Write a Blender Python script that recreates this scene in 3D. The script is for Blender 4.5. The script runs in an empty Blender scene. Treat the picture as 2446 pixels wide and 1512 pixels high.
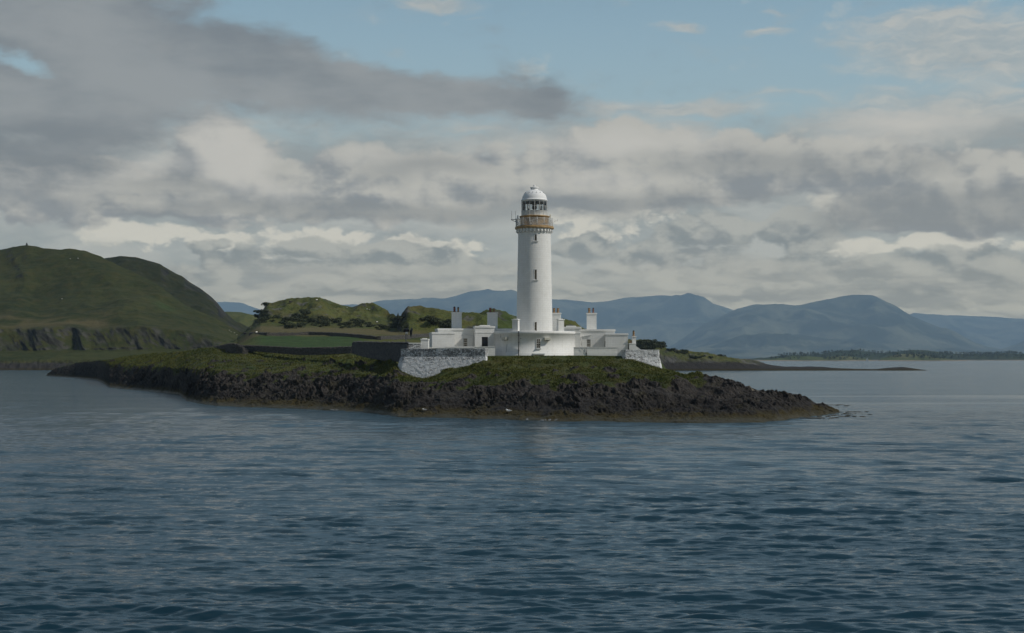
import bpy, bmesh, math, random
import numpy as np
from mathutils import Vector, Matrix
random.seed(7); rng = np.random.default_rng(11)
SC = bpy.context.scene
COL = SC.collection
R = math.radians

# ------------------------------------------------------------------ camera
CAM_H = 8.0
FV = 3360.0            # focal length of the view in layout units (frame = 2446 x 1512 units)
CU, HV = 1223.0, 856.4 # view axis / horizon in layout units
cam = bpy.data.cameras.new("camera"); camo = bpy.data.objects.new("camera", cam); COL.objects.link(camo)
cam.sensor_width = 36; cam.lens = 36 * FV / 2446; cam.shift_y = 0.04105
cam.clip_start = 0.5; cam.clip_end = 80000
camo.location = (0, 0, CAM_H); camo.rotation_euler = (R(90), 0, 0)
SC.camera = camo

# ------------------------------------------------------------------ node helpers
class NT:
    def __init__(s, tree): s.t = tree; s.n = tree.nodes; s.l = tree.links
    def node(s, typ, **kw):
        n = s.n.new(typ)
        for k, v in kw.items(): setattr(n, k, v)
        return n
    def put(s, sock, v):
        if isinstance(v, E): s.l.new(v.s, sock)
        elif isinstance(v, bpy.types.NodeSocket): s.l.new(v, sock)
        elif isinstance(v, (tuple, list)) and len(v) == 3 and sock.type == 'RGBA': sock.default_value = (*v, 1)
        else: sock.default_value = v
    def math(s, op, a, b=None, c=None, clamp=False):
        n = s.node('ShaderNodeMath', operation=op); n.use_clamp = clamp
        s.put(n.inputs[0], a)
        if b is not None: s.put(n.inputs[1], b)
        if c is not None: s.put(n.inputs[2], c)
        return E(s, n.outputs[0])
    def xyz(s, x, y, z=0.0):
        n = s.node('ShaderNodeCombineXYZ')
        for i, v in enumerate((x, y, z)): s.put(n.inputs[i], v)
        return E(s, n.outputs[0])
    def sep(s, v):
        n = s.node('ShaderNodeSeparateXYZ'); s.put(n.inputs[0], v); return [E(s, o) for o in n.outputs]
    def noise(s, vec, scale=1.0, detail=4.0, rough=0.5, dist=0.0, lac=2.0, norm=True):
        n = s.node('ShaderNodeTexNoise'); n.normalize = norm
        s.put(n.inputs['Vector'], vec); n.inputs['Scale'].default_value = scale; n.inputs['Detail'].default_value = detail
        n.inputs['Roughness'].default_value = rough; n.inputs['Distortion'].default_value = dist; n.inputs['Lacunarity'].default_value = lac
        return E(s, n.outputs['Fac'])
    def voronoi(s, vec, scale=1.0, feature='F1', out='Distance'):
        n = s.node('ShaderNodeTexVoronoi'); n.feature = feature
        s.put(n.inputs['Vector'], vec); n.inputs['Scale'].default_value = scale
        return E(s, n.outputs[out])
    def smooth(s, v, a, b, lo=0.0, hi=1.0):
        n = s.node('ShaderNodeMapRange', interpolation_type='SMOOTHSTEP')
        s.put(n.inputs['Value'], v); n.inputs['From Min'].default_value = a; n.inputs['From Max'].default_value = b
        n.inputs['To Min'].default_value = lo; n.inputs['To Max'].default_value = hi
        return E(s, n.outputs[0])
    def mixc(s, f, a, b, mode='MIX'):
        n = s.node('ShaderNodeMix', data_type='RGBA', blend_type=mode)
        s.put(n.inputs[0], f); s.put(n.inputs[6], a); s.put(n.inputs[7], b)
        return E(s, n.outputs[2])
    def vmul(s, v, m):
        n = s.node('ShaderNodeVectorMath', operation='MULTIPLY'); s.put(n.inputs[0], v); n.inputs[1].default_value = m
        return E(s, n.outputs[0])
    def attr(s, name):
        n = s.node('ShaderNodeAttribute'); n.attribute_name = name; return E(s, n.outputs['Fac'])
    def blob(s, vec, c, r, rot=0.0, q=False):
        n = s.node('ShaderNodeMapping', vector_type='TEXTURE'); s.put(n.inputs[0], vec)
        n.inputs[1].default_value = (c[0], c[1], 0); n.inputs[2].default_value = (0, 0, rot); n.inputs[3].default_value = (r[0], r[1], 1)
        g = s.node('ShaderNodeTexGradient', gradient_type='QUADRATIC_SPHERE' if q else 'SPHERICAL'); s.l.new(n.outputs[0], g.inputs[0])
        return E(s, g.outputs['Fac'])
class E:
    def __init__(s, nt, sock): s.nt = nt; s.s = sock
    def __add__(s, o): return s.nt.math('ADD', s, o)
    __radd__ = __add__
    def __sub__(s, o): return s.nt.math('SUBTRACT', s, o)
    def __rsub__(s, o): return s.nt.math('SUBTRACT', o, s)
    def __mul__(s, o): return s.nt.math('MULTIPLY', s, o)
    __rmul__ = __mul__
    def __truediv__(s, o): return s.nt.math('DIVIDE', s, o)
    def max(s, o): return s.nt.math('MAXIMUM', s, o)
    def min(s, o): return s.nt.math('MINIMUM', s, o)
    def clamp(s): return s.nt.math('ADD', s, 0.0, clamp=True)
def lin(r, g, b):
    f = lambda c: (c / 255 / 12.92) if c / 255 <= 0.04045 else ((c / 255 + 0.055) / 1.055) ** 2.4
    return (f(r), f(g), f(b))

# ------------------------------------------------------------------ sun and sky
SUN_EL, SUN_AZ = 43.0, 108.0     # azimuth clockwise from +Y: the sun stands to the right, a little behind the camera
sl = bpy.data.lights.new("sun", 'SUN'); so = bpy.data.objects.new("sun", sl); COL.objects.link(so)
sl.energy = 2.75; sl.angle = R(0.6); sl.color = (1.0, 0.955, 0.87)
sd = Vector((math.sin(R(SUN_AZ)) * math.cos(R(SUN_EL)), math.cos(R(SUN_AZ)) * math.cos(R(SUN_EL)), math.sin(R(SUN_EL))))
so.rotation_euler = sd.to_track_quat('Z', 'Y').to_euler(); so.location = (0, 0, 300)
SC.view_settings.view_transform = 'Standard'; SC.view_settings.look = 'None'
SC.view_settings.exposure = 0.0; SC.view_settings.gamma = 1.0; SC.view_settings.use_curve_mapping = False

HAZE_D = 4.2e-5; HAZE_TOP = 1300.0; HAZE_END = 39000.0   # even haze box
HAZE_J = (0.100, 0.180, 0.290)                           # its glow in this light, measured
def build_world():
    w = bpy.data.worlds.new("World"); SC.world = w; w.use_nodes = True
    nt = NT(w.node_tree); nt.n.clear()
    out = nt.node('ShaderNodeOutputWorld'); bg = nt.node('ShaderNodeBackground')
    STR = 0.08; bg.inputs['Strength'].default_value = STR
    nt.l.new(bg.outputs[0], out.inputs[0])
    sky = nt.node('ShaderNodeTexSky', sky_type='NISHITA'); sky.sun_disc = False
    sky.sun_elevation = R(SUN_EL); sky.sun_rotation = R(SUN_AZ); sky.air_density = 1.0; sky.dust_density = 0.6; sky.ozone_density = 2.0
    tc = nt.node('ShaderNodeTexCoord')
    x, y, z = nt.sep(tc.outputs['Generated'])
    az = nt.math('ARCTAN2', x, y); el = nt.math('ARCSINE', z)
    U = az * 3.36 + 1.223                      # layout units / 1000, angular
    V = 0.8564 - el * 3.36
    P = nt.xyz(U, V)
    def c(u, v): 
        a = math.atan((u - 1223) / 3360); e = math.atan((856.4 - v) / 3360 * math.cos(a))
        return (1.223 + a * 3.36, 0.8564 - e * 3.36)
    def blobs(vec, lst, q=False):
        acc = None
        for b in lst:
            k = b[5] if len(b) > 5 else 1.0
            e = nt.blob(vec, c(b[0], b[1]), (b[2] / 1000, b[3] / 1000), R(b[4]) if len(b) > 4 else 0, q)
            if k != 1.0: e = e * k
            acc = e if acc is None else acc.max(e)
        return acc
    # domain warp for every cloud layer
    def warp(amt, sc, seed):
        a = nt.noise(nt.xyz(U * 1.0 + seed, V * 1.9), sc, 3, 0.55) - 0.5
        b = nt.noise(nt.xyz(U * 1.0 + seed + 7.7, V * 1.9), sc, 3, 0.55) - 0.5
        return nt.xyz(U + a * amt, V + b * (amt * 0.55))
    Pw = warp(0.20, 4.0, 3.1)
    Pf = warp(0.11, 9.0, 12.4)
    Pq = warp(0.05, 20.0, 22.4)
    K = 1 / STR
    def C(r, g, b, m=1.0): return tuple(v * K * m for v in lin(r, g, b))
    # clear sky, toned to the photograph's soft blue
    blue = nt.mixc(1.0, sky.outputs[0], (0.36, 0.50, 0.56), 'MULTIPLY')
    horiz = nt.mixc(nt.smooth(V, 0.0, 0.42), C(137, 166, 184), C(150, 173, 182))
    col = nt.mixc(nt.smooth(el, 0.20, 0.45), horiz, blue)
    HAZE_ON = True
    # ---- thin high veil
    n1 = nt.noise(nt.vmul(Pf, (1.3, 5.0, 1)), 3.2, 8, 0.62)
    n1b = nt.noise(nt.vmul(Pf, (1.0, 3.5, 1)), 14.0, 5, 0.6)
    hi = blobs(Pf, [(2330, 115, 460, 120, 6, 1.1), (2250, 40, 220, 44, 0, .75), (1640, 62, 120, 22, 6, .8), (1820, 76, 100, 20, 0, .8), (1850, 33, 60, 18, 0, .65), (1040, 4, 160, 34, 3, 1.0),
                    (1130, 47, 70, 10, 0, .5), (1600, 258, 420, 34, 1, 1.0), (2250, 290, 560, 120, -2, 1.2), (1500, 335, 420, 80, 0, .9), (1150, 300, 330, 50, 0, .7), (1850, 225, 300, 26, 0, .55)])
    m = nt.smooth(hi + (n1 - 0.5) * 1.0 + (n1b - 0.5) * 0.3, 0.15, 0.80)
    col = nt.mixc(m * 0.85, col, nt.mixc(nt.smooth(n1b + n1 * 0.6, 0.6, 1.05), C(155, 165, 170), C(182, 183, 180)))
    # ---- pale far deck filling everything lower down
    base = nt.smooth(V + (n1 - 0.5) * 0.20, 0.25, 0.38)
    nd = nt.noise(nt.vmul(Pw, (1.0, 3.0, 1)), 3.0, 8, 0.58)
    deck = nt.mixc(nt.smooth(nd, 0.36, 0.64), C(140, 149, 154), C(166, 170, 170))
    col = nt.mixc(base * 0.92, col, deck)
    # ---- cumulus: a field of overlapping puffs, lit from the upper right, broken up by noise
    def cumulus(col, lst, vec, ns, amp, t0, t1, dark, light, seed, alpha=1.0, squash=1.55, bias=0.0, edge=0.0, gain=1.0, lf=1.0):
        f = blobs(vec, lst, False)
        sh_ = nt.node('ShaderNodeVectorMath', operation='ADD'); nt.put(sh_.inputs[0], vec); sh_.inputs[1].default_value = (0.018 * lf, -0.022 * lf, 0)
        f2 = blobs(sh_.outputs[0], lst, False)
        sv = nt.xyz(U + seed, V * squash)
        sv2 = nt.xyz(U + (seed + 0.026), V * squash - 0.045)
        def bil(v):
            q = nt.node('ShaderNodeTexNoise', noise_type='RIDGED_MULTIFRACTAL'); nt.put(q.inputs['Vector'], v); q.inputs['Scale'].default_value = ns * 0.80
            q.inputs['Detail'].default_value = 5; q.inputs['Roughness'].default_value = 0.62; q.inputs['Offset'].default_value = 1.0; q.inputs['Gain'].default_value = 1.6
            return 1.0 - nt.smooth(E(nt, q.outputs['Fac']), 0.2, 2.6)
        a = nt.noise(sv, ns, 8, 0.60, 0.15) * 0.5 + bil(sv) * 0.42; b = nt.noise(sv2, ns, 5, 0.60, 0.15) * 0.5 + bil(sv2) * 0.42
        big = nt.noise(nt.xyz(U + (seed + 3.3), V * (squash * 1.2)), ns * 0.42, 3, 0.5)
        fld = f + (a - 0.5) * amp
        mask = nt.smooth(fld, t0, t1)
        sh = (f - f2) * (0.9 * gain) + (a - b) * 2.6 + (big - 0.5) * 2.2 + (0.5 - f) * 0.35 + (bias + 0.42)
        cc = nt.mixc(nt.smooth(sh, -0.15, 1.05), dark, light)
        return nt.mixc(mask * alpha, col, cc)
    pr = random.Random(21)
    def puffs(n, u0, u1, v0, v1, r0, r1, k=1.0):
        o = []
        for i in range(n):
            r = pr.uniform(r0, r1); o.append((u0 + (u1 - u0) * (i + pr.random()) / n, pr.uniform(v0, v1), r, r * pr.uniform(0.50, 0.72), pr.uniform(-12, 12), k * pr.uniform(0.8, 1.1)))
        return o
    # bright band of small cumulus behind, low
    col = cumulus(col, [(350, 560, 170, 46), (640, 572, 330, 50, 0, 1.0), (1030, 592, 170, 40), (1450, 530, 240, 60, 0, .9), (1990, 500, 80, 60, 0, .8), (2200, 590, 360, 40, 0, .8)],
                  Pf, 7.5, 1.2, 0.16, 0.42, C(146, 155, 159), C(190, 190, 184), 1.3, bias=0.42)
    # dark lower cumulus
    col = cumulus(col, [(880, 605, 400, 42, 0, 1.15), (1000, 640, 540, 60, 0, 1.1), (500, 590, 80, 36), (1395, 590, 130, 62, 0, 1.05), (1580, 610, 280, 40), (1690, 550, 165, 72, 0, 1.2), (1925, 555, 150, 76, 0, 1.15), (620, 625, 180, 36),
                        (1900, 640, 520, 60), (2280, 628, 400, 50), (350, 650, 320, 40, 0, .7)] + puffs(7, 450, 1150, 595, 640, 60, 110, 1.0),
                  Pf, 6.5, 1.15, 0.18, 0.46, C(127, 137, 144), C(163, 167, 166), 5.3, bias=-0.02)
    # flatter rows of cloud crowding towards the horizon
    ns_ = nt.noise(nt.xyz(U * 1.0 + 2.2, V * 5.0), 3.2, 8, 0.58, 0.3)
    low = nt.smooth(V + (nd - 0.5) * 0.14, 0.60, 0.70)
    col = nt.mixc(low * 0.85, col, nt.mixc(nt.smooth(ns_, 0.38, 0.62), C(128, 136, 143), C(160, 163, 162)))
    def row(n, u0, u1, v0, v1, r0, r1, fl):
        o = []
        for i in range(n):
            r = pr.uniform(r0, r1); o.append((u0 + (u1 - u0) * (i + pr.random()) / n, pr.uniform(v0, v1), r, r * fl, pr.uniform(-4, 4), pr.uniform(0.8, 1.1)))
        return o
    col = cumulus(col, row(9, 250, 2500, 640, 660, 110, 230, .20) + row(9, 500, 2500, 680, 705, 110, 260, .14) + row(5, 1500, 2500, 725, 745, 140, 260, .10),
                  Pf, 5.5, 1.5, 0.15, 0.60, C(125, 134, 141), C(166, 169, 167), 15.3, alpha=.65, squash=2.2, bias=0.0, lf=.6)
    # main mass
    col = cumulus(col, [(150, 450, 420, 120), (520, 385, 200, 140, 0, 1.2), (560, 450, 380, 110), (860, 460, 440, 110, 0, 1.2), (1150, 430, 440, 120, 0, 1.15), (1500, 395, 440, 125, 0, 1.2), (1780, 400, 400, 115, 0, 1.25),
                        (2100, 400, 350, 110), (2300, 455, 440, 140, 0, 1.3), (2270, 515, 360, 62, 0, 1.25), (1400, 455, 950, 62, 0, 1.2), (500, 490, 850, 46, 0, 1.1)],
                  Pf, 4.2, 1.05, 0.16, 0.38, C(131, 139, 147), C(175, 176, 173), 9.1, bias=0.08, lf=1.5, gain=1.0)
    # flat shaded bases of the main mass
    bn = nt.noise(nt.xyz(U * 1.0 + 5.5, V * 2.6), 4.2, 9, 0.58)
    bs = blobs(Pw, [(900, 500, 1050, 42, 0, 1.2), (1500, 478, 640, 38), (2270, 500, 480, 80, 0, 1.6), (400, 440, 360, 60, -8, .8), (1000, 400, 340, 55, 0, .9), (1800, 395, 560, 60, 3, .9), (2200, 400, 200, 60, 0, .7)])
    col = nt.mixc(nt.smooth(bs + (bn - 0.5) * 0.9, 0.05, 0.90) * 0.60, col, C(128, 135, 141))
    # bright heads
    bh = blobs(Pf, [(540, 360, 170, 100, 35, 1.5), (640, 440, 150, 60, 20, .8), (110, 420, 220, 60, 5, .95), (340, 392, 210, 46, -4, .75), (1500, 345, 380, 56, 0, .85), (2180, 300, 340, 60, 0, .85), (1420, 425, 220, 60, 0, .7), (880, 375, 200, 40, 0, .5)])
    col = nt.mixc(nt.smooth(bh + (bn - 0.5) * 0.9, 0.05, 0.95) * 0.95, col, C(184, 184, 181))
    # ---- dark stratus bank, upper left
    st = blobs(Pf, [(150, 60, 640, 260, 14, 1.35), (560, 150, 640, 130, 14, 1.3), (930, 215, 440, 72, 10, 1.25), (1230, 245, 300, 66, 6, .95), (150, 260, 560, 150, -4, 1.2), (-200, 200, 600, 350, 0, 1.3), (350, 310, 460, 60, -4, .6)])
    hole = nt.blob(Pf, c(50, 146), (0.110, 0.040), R(12))
    sn = nt.noise(nt.xyz(U + 1.9, V * 1.9), 4.0, 10, 0.58, 0.2)
    sm = nt.smooth(st + (sn - 0.5) * 1.35 + (n1b - 0.5) * 0.35 - hole * 1.0, 0.06, 0.66)
    sn2 = nt.noise(nt.xyz(U + 4.9, V * 2.6), 2.4, 8, 0.56)
    col = nt.mixc(sm * 0.96, col, nt.mixc(nt.smooth(sn2, 0.34, 0.66), C(118, 127, 136), C(142, 148, 153)))
    # ---- scattered cloud over the rest of the dome, outside the part of the sky in view
    gz = nt.noise(nt.vmul(tc.outputs['Generated'], (1.0, 1.0, 2.0)), 3.0, 7, 0.55, 0.3)
    up = nt.smooth(el, 0.27, 0.5)
    col = nt.mixc(up * nt.smooth(gz, 0.52, 0.66), col, nt.mixc(nt.smooth(gz, 0.5, 0.75), C(128, 136, 146), C(165, 170, 176)))
    col = nt.mixc(up * nt.smooth(y, 0.25, 0.75) * nt.smooth(el, 1.0, 0.55) * 0.90, col, C(160, 184, 200))  # added sky glow ahead, above the view, to lighten the water's reflections
    # the sky is seen through the haze box: these are the tones beyond it
    if HAZE_ON:
        sn_el = nt.math('SINE', el).max(0.001)
        path = nt.math('DIVIDE', HAZE_TOP, sn_el).min(HAZE_END)
        T = nt.math('EXPONENT', path * (-HAZE_D))
        cc = nt.node('ShaderNodeSeparateColor'); nt.put(cc.inputs[0], col); rgb = []
        for i in range(3): rgb.append(((E(nt, cc.outputs[i]) - (1.0 - T) * (HAZE_J[i] * K)) / T).max(0.02 * K))
        cb_ = nt.node('ShaderNodeCombineColor'); [nt.put(cb_.inputs[i], rgb[i]) for i in range(3)]
        col = E(nt, cb_.outputs[0])
    nt.put(bg.inputs['Color'], col)
build_world()
SC.world.cycles.sampling_method = 'MANUAL'; SC.world.cycles.sample_map_resolution = 512
SC.cycles.volume_bounces = 0
SC.cycles.max_bounces = 6
SC.cycles.use_denoising = True

# ------------------------------------------------------------------ numeric noise
_perm = rng.permutation(4096).astype(np.int64)
_ang = rng.random(4096) * 2 * np.pi; _g2 = np.stack([np.cos(_ang), np.sin(_ang)], -1)
_g3 = rng.normal(size=(4096, 3)); _g3 /= np.linalg.norm(_g3, axis=1)[:, None]
def _fade(t): return t * t * t * (t * (t * 6 - 15) + 10)
def perlin2(x, y, seed=0):
    xi = np.floor(x).astype(np.int64); yi = np.floor(y).astype(np.int64); xf = x - xi; yf = y - yi
    u = _fade(xf); v = _fade(yf)
    def g(i, j):
        h = _perm[(_perm[(xi + i + seed * 31) & 4095] + yi + j) & 4095]
        gr = _g2[h]; return gr[..., 0] * (xf - i) + gr[..., 1] * (yf - j)
    a = g(0, 0); b = g(1, 0); c = g(0, 1); d = g(1, 1)
    return 1.5 * ((a + u * (b - a)) * (1 - v) + (c + u * (d - c)) * v)
def perlin3(x, y, z, seed=0):
    xi = np.floor(x).astype(np.int64); yi = np.floor(y).astype(np.int64); zi = np.floor(z).astype(np.int64)
    xf = x - xi; yf = y - yi; zf = z - zi; u = _fade(xf); v = _fade(yf); w = _fade(zf)
    def g(i, j, k):
        h = _perm[(_perm[(_perm[(xi + i + seed * 31) & 4095] + yi + j) & 4095] + zi + k) & 4095]
        gr = _g3[h]; return gr[..., 0] * (xf - i) + gr[..., 1] * (yf - j) + gr[..., 2] * (zf - k)
    x00 = g(0,0,0); x00 = x00 + u * (g(1,0,0) - x00); x10 = g(0,1,0); x10 = x10 + u * (g(1,1,0) - x10)
    x01 = g(0,0,1); x01 = x01 + u * (g(1,0,1) - x01); x11 = g(0,1,1); x11 = x11 + u * (g(1,1,1) - x11)
    a = x00 + v * (x10 - x00); b = x01 + v * (x11 - x01); return 1.5 * (a + w * (b - a))
def fbm2(x, y, o=4, seed=0, gain=0.5):
    s = 0; a = 1
    for i in range(o): s = s + a * perlin2(x * 2 ** i, y * 2 ** i, seed + i); a *= gain
    return s
def ridged2(x, y, o=4, seed=0, gain=0.5):
    s = 0; a = 1
    for i in range(o): s = s + a * (1 - 2 * np.abs(perlin2(x * 2 ** i, y * 2 ** i, seed + i))); a *= gain
    return s
def ridged3(x, y, z, o=3, seed=0, gain=0.5):
    s = 0; a = 1
    for i in range(o): s = s + a * (1 - 2.2 * np.abs(perlin3(x * 2 ** i, y * 2 ** i, z * 2 ** i, seed + i))); a *= gain
    return s
def sstep(x, a, b):
    t = np.clip((x - a) / (b - a), 0, 1); return t * t * (3 - 2 * t)

# ------------------------------------------------------------------ object helpers
def link(o, parent=None):
    COL.objects.link(o)
    if parent is not None: o.parent = parent
    return o
def tag(o, label=None, cat=None, group=None, kind=None):
    if label: o['label'] = label
    if cat: o['category'] = cat
    if group: o['group'] = group
    if kind: o['kind'] = kind
    return o
def empty(name, loc=(0, 0, 0), rz=0.0, label=None, cat=None, group=None):
    o = bpy.data.objects.new(name, None); o.empty_display_size = 0.5
    o.location = loc; o.rotation_euler = (0, 0, rz); link(o); return tag(o, label, cat, group)
def grid_mesh(name, X, Y, Z, mat, attrs=None, wrap=False, smooth=True):
    r, c = X.shape
    co = np.stack([X, Y, Z], -1).reshape(-1, 3).astype(np.float32)
    i = np.arange(r - 1)[:, None]; j = np.arange(c - (0 if wrap else 1))[None, :]
    j2 = (j + 1) % c
    f = np.stack([i * c + j, i * c + j2, (i + 1) * c + j2, (i + 1) * c + j], -1).reshape(-1, 4).astype(np.int32)
    me = bpy.data.meshes.new(name)
    me.vertices.add(len(co)); me.vertices.foreach_set('co', co.ravel())
    me.loops.add(f.size); me.loops.foreach_set('vertex_index', f.ravel())
    me.polygons.add(len(f)); me.polygons.foreach_set('loop_start', np.arange(0, f.size, 4, dtype=np.int32))
    me.polygons.foreach_set('loop_total', np.full(len(f), 4, dtype=np.int32))
    me.polygons.foreach_set('use_smooth', np.full(len(f), smooth, dtype=bool))
    me.update(calc_edges=True)
    for k, v in (attrs or {}).items():
        a = me.attributes.new(k, 'FLOAT', 'POINT'); a.data.foreach_set('value', v.reshape(-1).astype(np.float32))
    me.materials.append(mat)
    o = bpy.data.objects.new(name, me); return link(o)
def raw_mesh(name, verts, faces, mat, parent=None, smooth=False, mats=None):
    me = bpy.data.meshes.new(name); me.from_pydata([tuple(v) for v in verts], [], [tuple(f) for f in faces]); me.update()
    me.materials.append(mat)
    if smooth: me.polygons.foreach_set('use_smooth', [True] * len(me.polygons))
    return link(bpy.data.objects.new(name, me), parent)
class MB:
    """collects shapes into one mesh"""
    def __init__(s): s.bm = bmesh.new()
    def box(s, x0, x1, y0, y1, z0, z1, taper=0.0, bevel=0.0):
        vs = [s.bm.verts.new(p) for p in ((x0,y0,z0),(x1,y0,z0),(x1,y1,z0),(x0,y1,z0),(x0+taper,y0+taper,z1),(x1-taper,y0+taper,z1),(x1-taper,y1-taper,z1),(x0+taper,y1-taper,z1))]
        fs = [s.bm.faces.new([vs[i] for i in q]) for q in ((3,2,1,0),(4,5,6,7),(0,1,5,4),(1,2,6,5),(2,3,7,6),(3,0,4,7))]
        if bevel:
            es = list({e for f in fs for e in f.edges}); bmesh.ops.bevel(s.bm, geom=es, offset=bevel, segments=2, affect='EDGES', profile=0.6)
        return s
    def lathe(s, prof, segs=48, cx=0, cy=0, a0=0.0, a1=2 * math.pi, smooth=True, cap=True):
        full = abs(a1 - a0 - 2 * math.pi) < 1e-6; n = segs if full else segs + 1
        rings = []
        for r, z in prof:
            if r < 1e-5: rings.append([s.bm.verts.new((cx, cy, z))])
            else: rings.append([s.bm.verts.new((cx + r * math.cos(a0 + (a1 - a0) * k / segs), cy + r * math.sin(a0 + (a1 - a0) * k / segs), z)) for k in range(n)])
        for a, b in zip(rings, rings[1:]):
            for k in range(segs):
                k2 = (k + 1) % n
                if len(a) == 1 and len(b) == 1: continue
                if len(a) == 1: f = s.bm.faces.new((a[0], b[k2], b[k]))
                elif len(b) == 1: f = s.bm.faces.new((a[k], a[k2], b[0]))
                else: f = s.bm.faces.new((a[k], a[k2], b[k2], b[k]))
                f.smooth = smooth
        return s
    def tube(s, p0, p1, r0, r1=None, segs=8):
        r1 = r0 if r1 is None else r1
        p0 = Vector(p0); p1 = Vector(p1); d = (p1 - p0)
        if d.length < 1e-6: return s
        q = d.to_track_quat('Z', 'Y')
        ra = [s.bm.verts.new(p0 + q @ Vector((r0 * math.cos(2*math.pi*k/segs), r0 * math.sin(2*math.pi*k/segs), 0))) for k in range(segs)]
        rb = [s.bm.verts.new(p1 + q @ Vector((r1 * math.cos(2*math.pi*k/segs), r1 * math.sin(2*math.pi*k/segs), 0))) for k in range(segs)]
        for k in range(segs):
            f = s.bm.faces.new((ra[k], ra[(k+1) % segs], rb[(k+1) % segs], rb[k])); f.smooth = segs > 6
        s.bm.faces.new(ra[::-1]); s.bm.faces.new(rb); return s
    def ball(s, c, r, sc=(1, 1, 1), u=12, v=8):
        m = Matrix.Translation(c) @ Matrix.Diagonal((r * sc[0], r * sc[1], r * sc[2], 1))
        g = bmesh.ops.create_uvsphere(s.bm, u_segments=u, v_segments=v, radius=1, matrix=m)
        for vv in g['verts']:
            for f in vv.link_faces: f.smooth = True
        return s
    def prism(s, pts, y0, y1):          # pts in (x,z), extruded along y
        a = [s.bm.verts.new((x, y0, z)) for x, z in pts]; b = [s.bm.verts.new((x, y1, z)) for x, z in pts]
        n = len(pts); s.bm.faces.new(a); s.bm.faces.new(b[::-1])
        for i in range(n): s.bm.faces.new((a[i], b[i], b[(i+1) % n], a[(i+1) % n]))
        return s
    def rot(s, ang, centre=(0, 0, 0)):
        bmesh.ops.rotate(s.bm, cent=centre, matrix=Matrix.Rotation(ang, 3, 'Z'), verts=s.bm.verts[:]); return s
    def build(s, name, mat, parent=None, fix=True):
        if fix: bmesh.ops.recalc_face_normals(s.bm, faces=s.bm.faces[:])
        me = bpy.data.meshes.new(name); s.bm.to_mesh(me); s.bm.free(); me.materials.append(mat)
        return link(bpy.data.objects.new(name, me), parent)

# ------------------------------------------------------------------ materials
def newmat(name):
    m = bpy.data.materials.new(name); m.use_nodes = True; nt = NT(m.node_tree)
    b = nt.n['Principled BSDF']; geo = nt.node('ShaderNodeNewGeometry'); tco = nt.node('ShaderNodeTexCoord')
    return m, nt, b, E(nt, geo.outputs['Position']), E(nt, tco.outputs['Object'])
def bump(nt, b, h, dist=0.05, strength=1.0):
    n = nt.node('ShaderNodeBump'); n.inputs['Distance'].default_value = dist; n.inputs['Strength'].default_value = strength
    nt.put(n.inputs['Height'], h); nt.l.new(n.outputs[0], b.inputs['Normal'])
def plain(name, c, rough=0.6, metal=0.0, var=0.12, sc=3.0, spec=0.4):
    m, nt, b, pos, obj = newmat(name)
    n = nt.noise(obj, sc, 5, 0.6)
    nt.put(b.inputs['Base Color'], nt.mixc(nt.smooth(n, 0.3, 0.7), tuple(v * (1 - var) for v in c), tuple(min(1, v * (1 + var)) for v in c)))
    b.inputs['Roughness'].default_value = rough; b.inputs['Metallic'].default_value = metal; b.inputs['Specular IOR Level'].default_value = spec
    bump(nt, b, nt.noise(obj, sc * 6, 4, 0.6), 0.004, 0.5)
    return m
def m_whitewash(name='whitewash', c=(0.78, 0.775, 0.75), course=0.36, cyl=False, dirt=0.35):
    m, nt, b, pos, obj = newmat(name)
    x, y, z = nt.sep(obj)
    if cyl: ang = nt.math('ARCTAN2', x, y) * 3.0; v2 = nt.xyz(ang, z)
    else: v2 = nt.xyz(x + y, z)
    br = nt.node('ShaderNodeTexBrick'); nt.put(br.inputs['Vector'], v2)
    br.inputs['Color1'].default_value = (1, 1, 1, 1); br.inputs['Color2'].default_value = (0.86, 0.86, 0.86, 1); br.inputs['Mortar'].default_value = (0.35, 0.35, 0.35, 1)
    br.inputs['Scale'].default_value = 1.0; br.inputs['Mortar Size'].default_value = 0.018; br.inputs['Mortar Smooth'].default_value = 0.6
    br.inputs['Brick Width'].default_value = 0.85; br.inputs['Row Height'].default_value = course
    streak = nt.noise(nt.xyz((ang if cyl else x + y) * 2.2, z * 0.16), 2.0, 6, 0.62)
    n = nt.noise(obj, 1.1, 6, 0.65)
    d = nt.smooth(streak * 0.6 + n * 0.5, 0.47, 0.74) * dirt
    base = nt.mixc(0.28, c, nt.mixc(1.0, c, br.outputs['Color'], 'MULTIPLY'))
    base = nt.mixc(d, base, tuple(v * k for v, k in zip(c, (0.72, 0.70, 0.64))))
    nt.put(b.inputs['Base Color'], base); b.inputs['Roughness'].default_value = 0.62; b.inputs['Specular IOR Level'].default_value = 0.3
    bump(nt, b, E(nt, br.outputs['Color']) * 0.6 + nt.noise(obj, 9.0, 5, 0.6) * 0.6, 0.018, 0.6)
    return m
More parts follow.
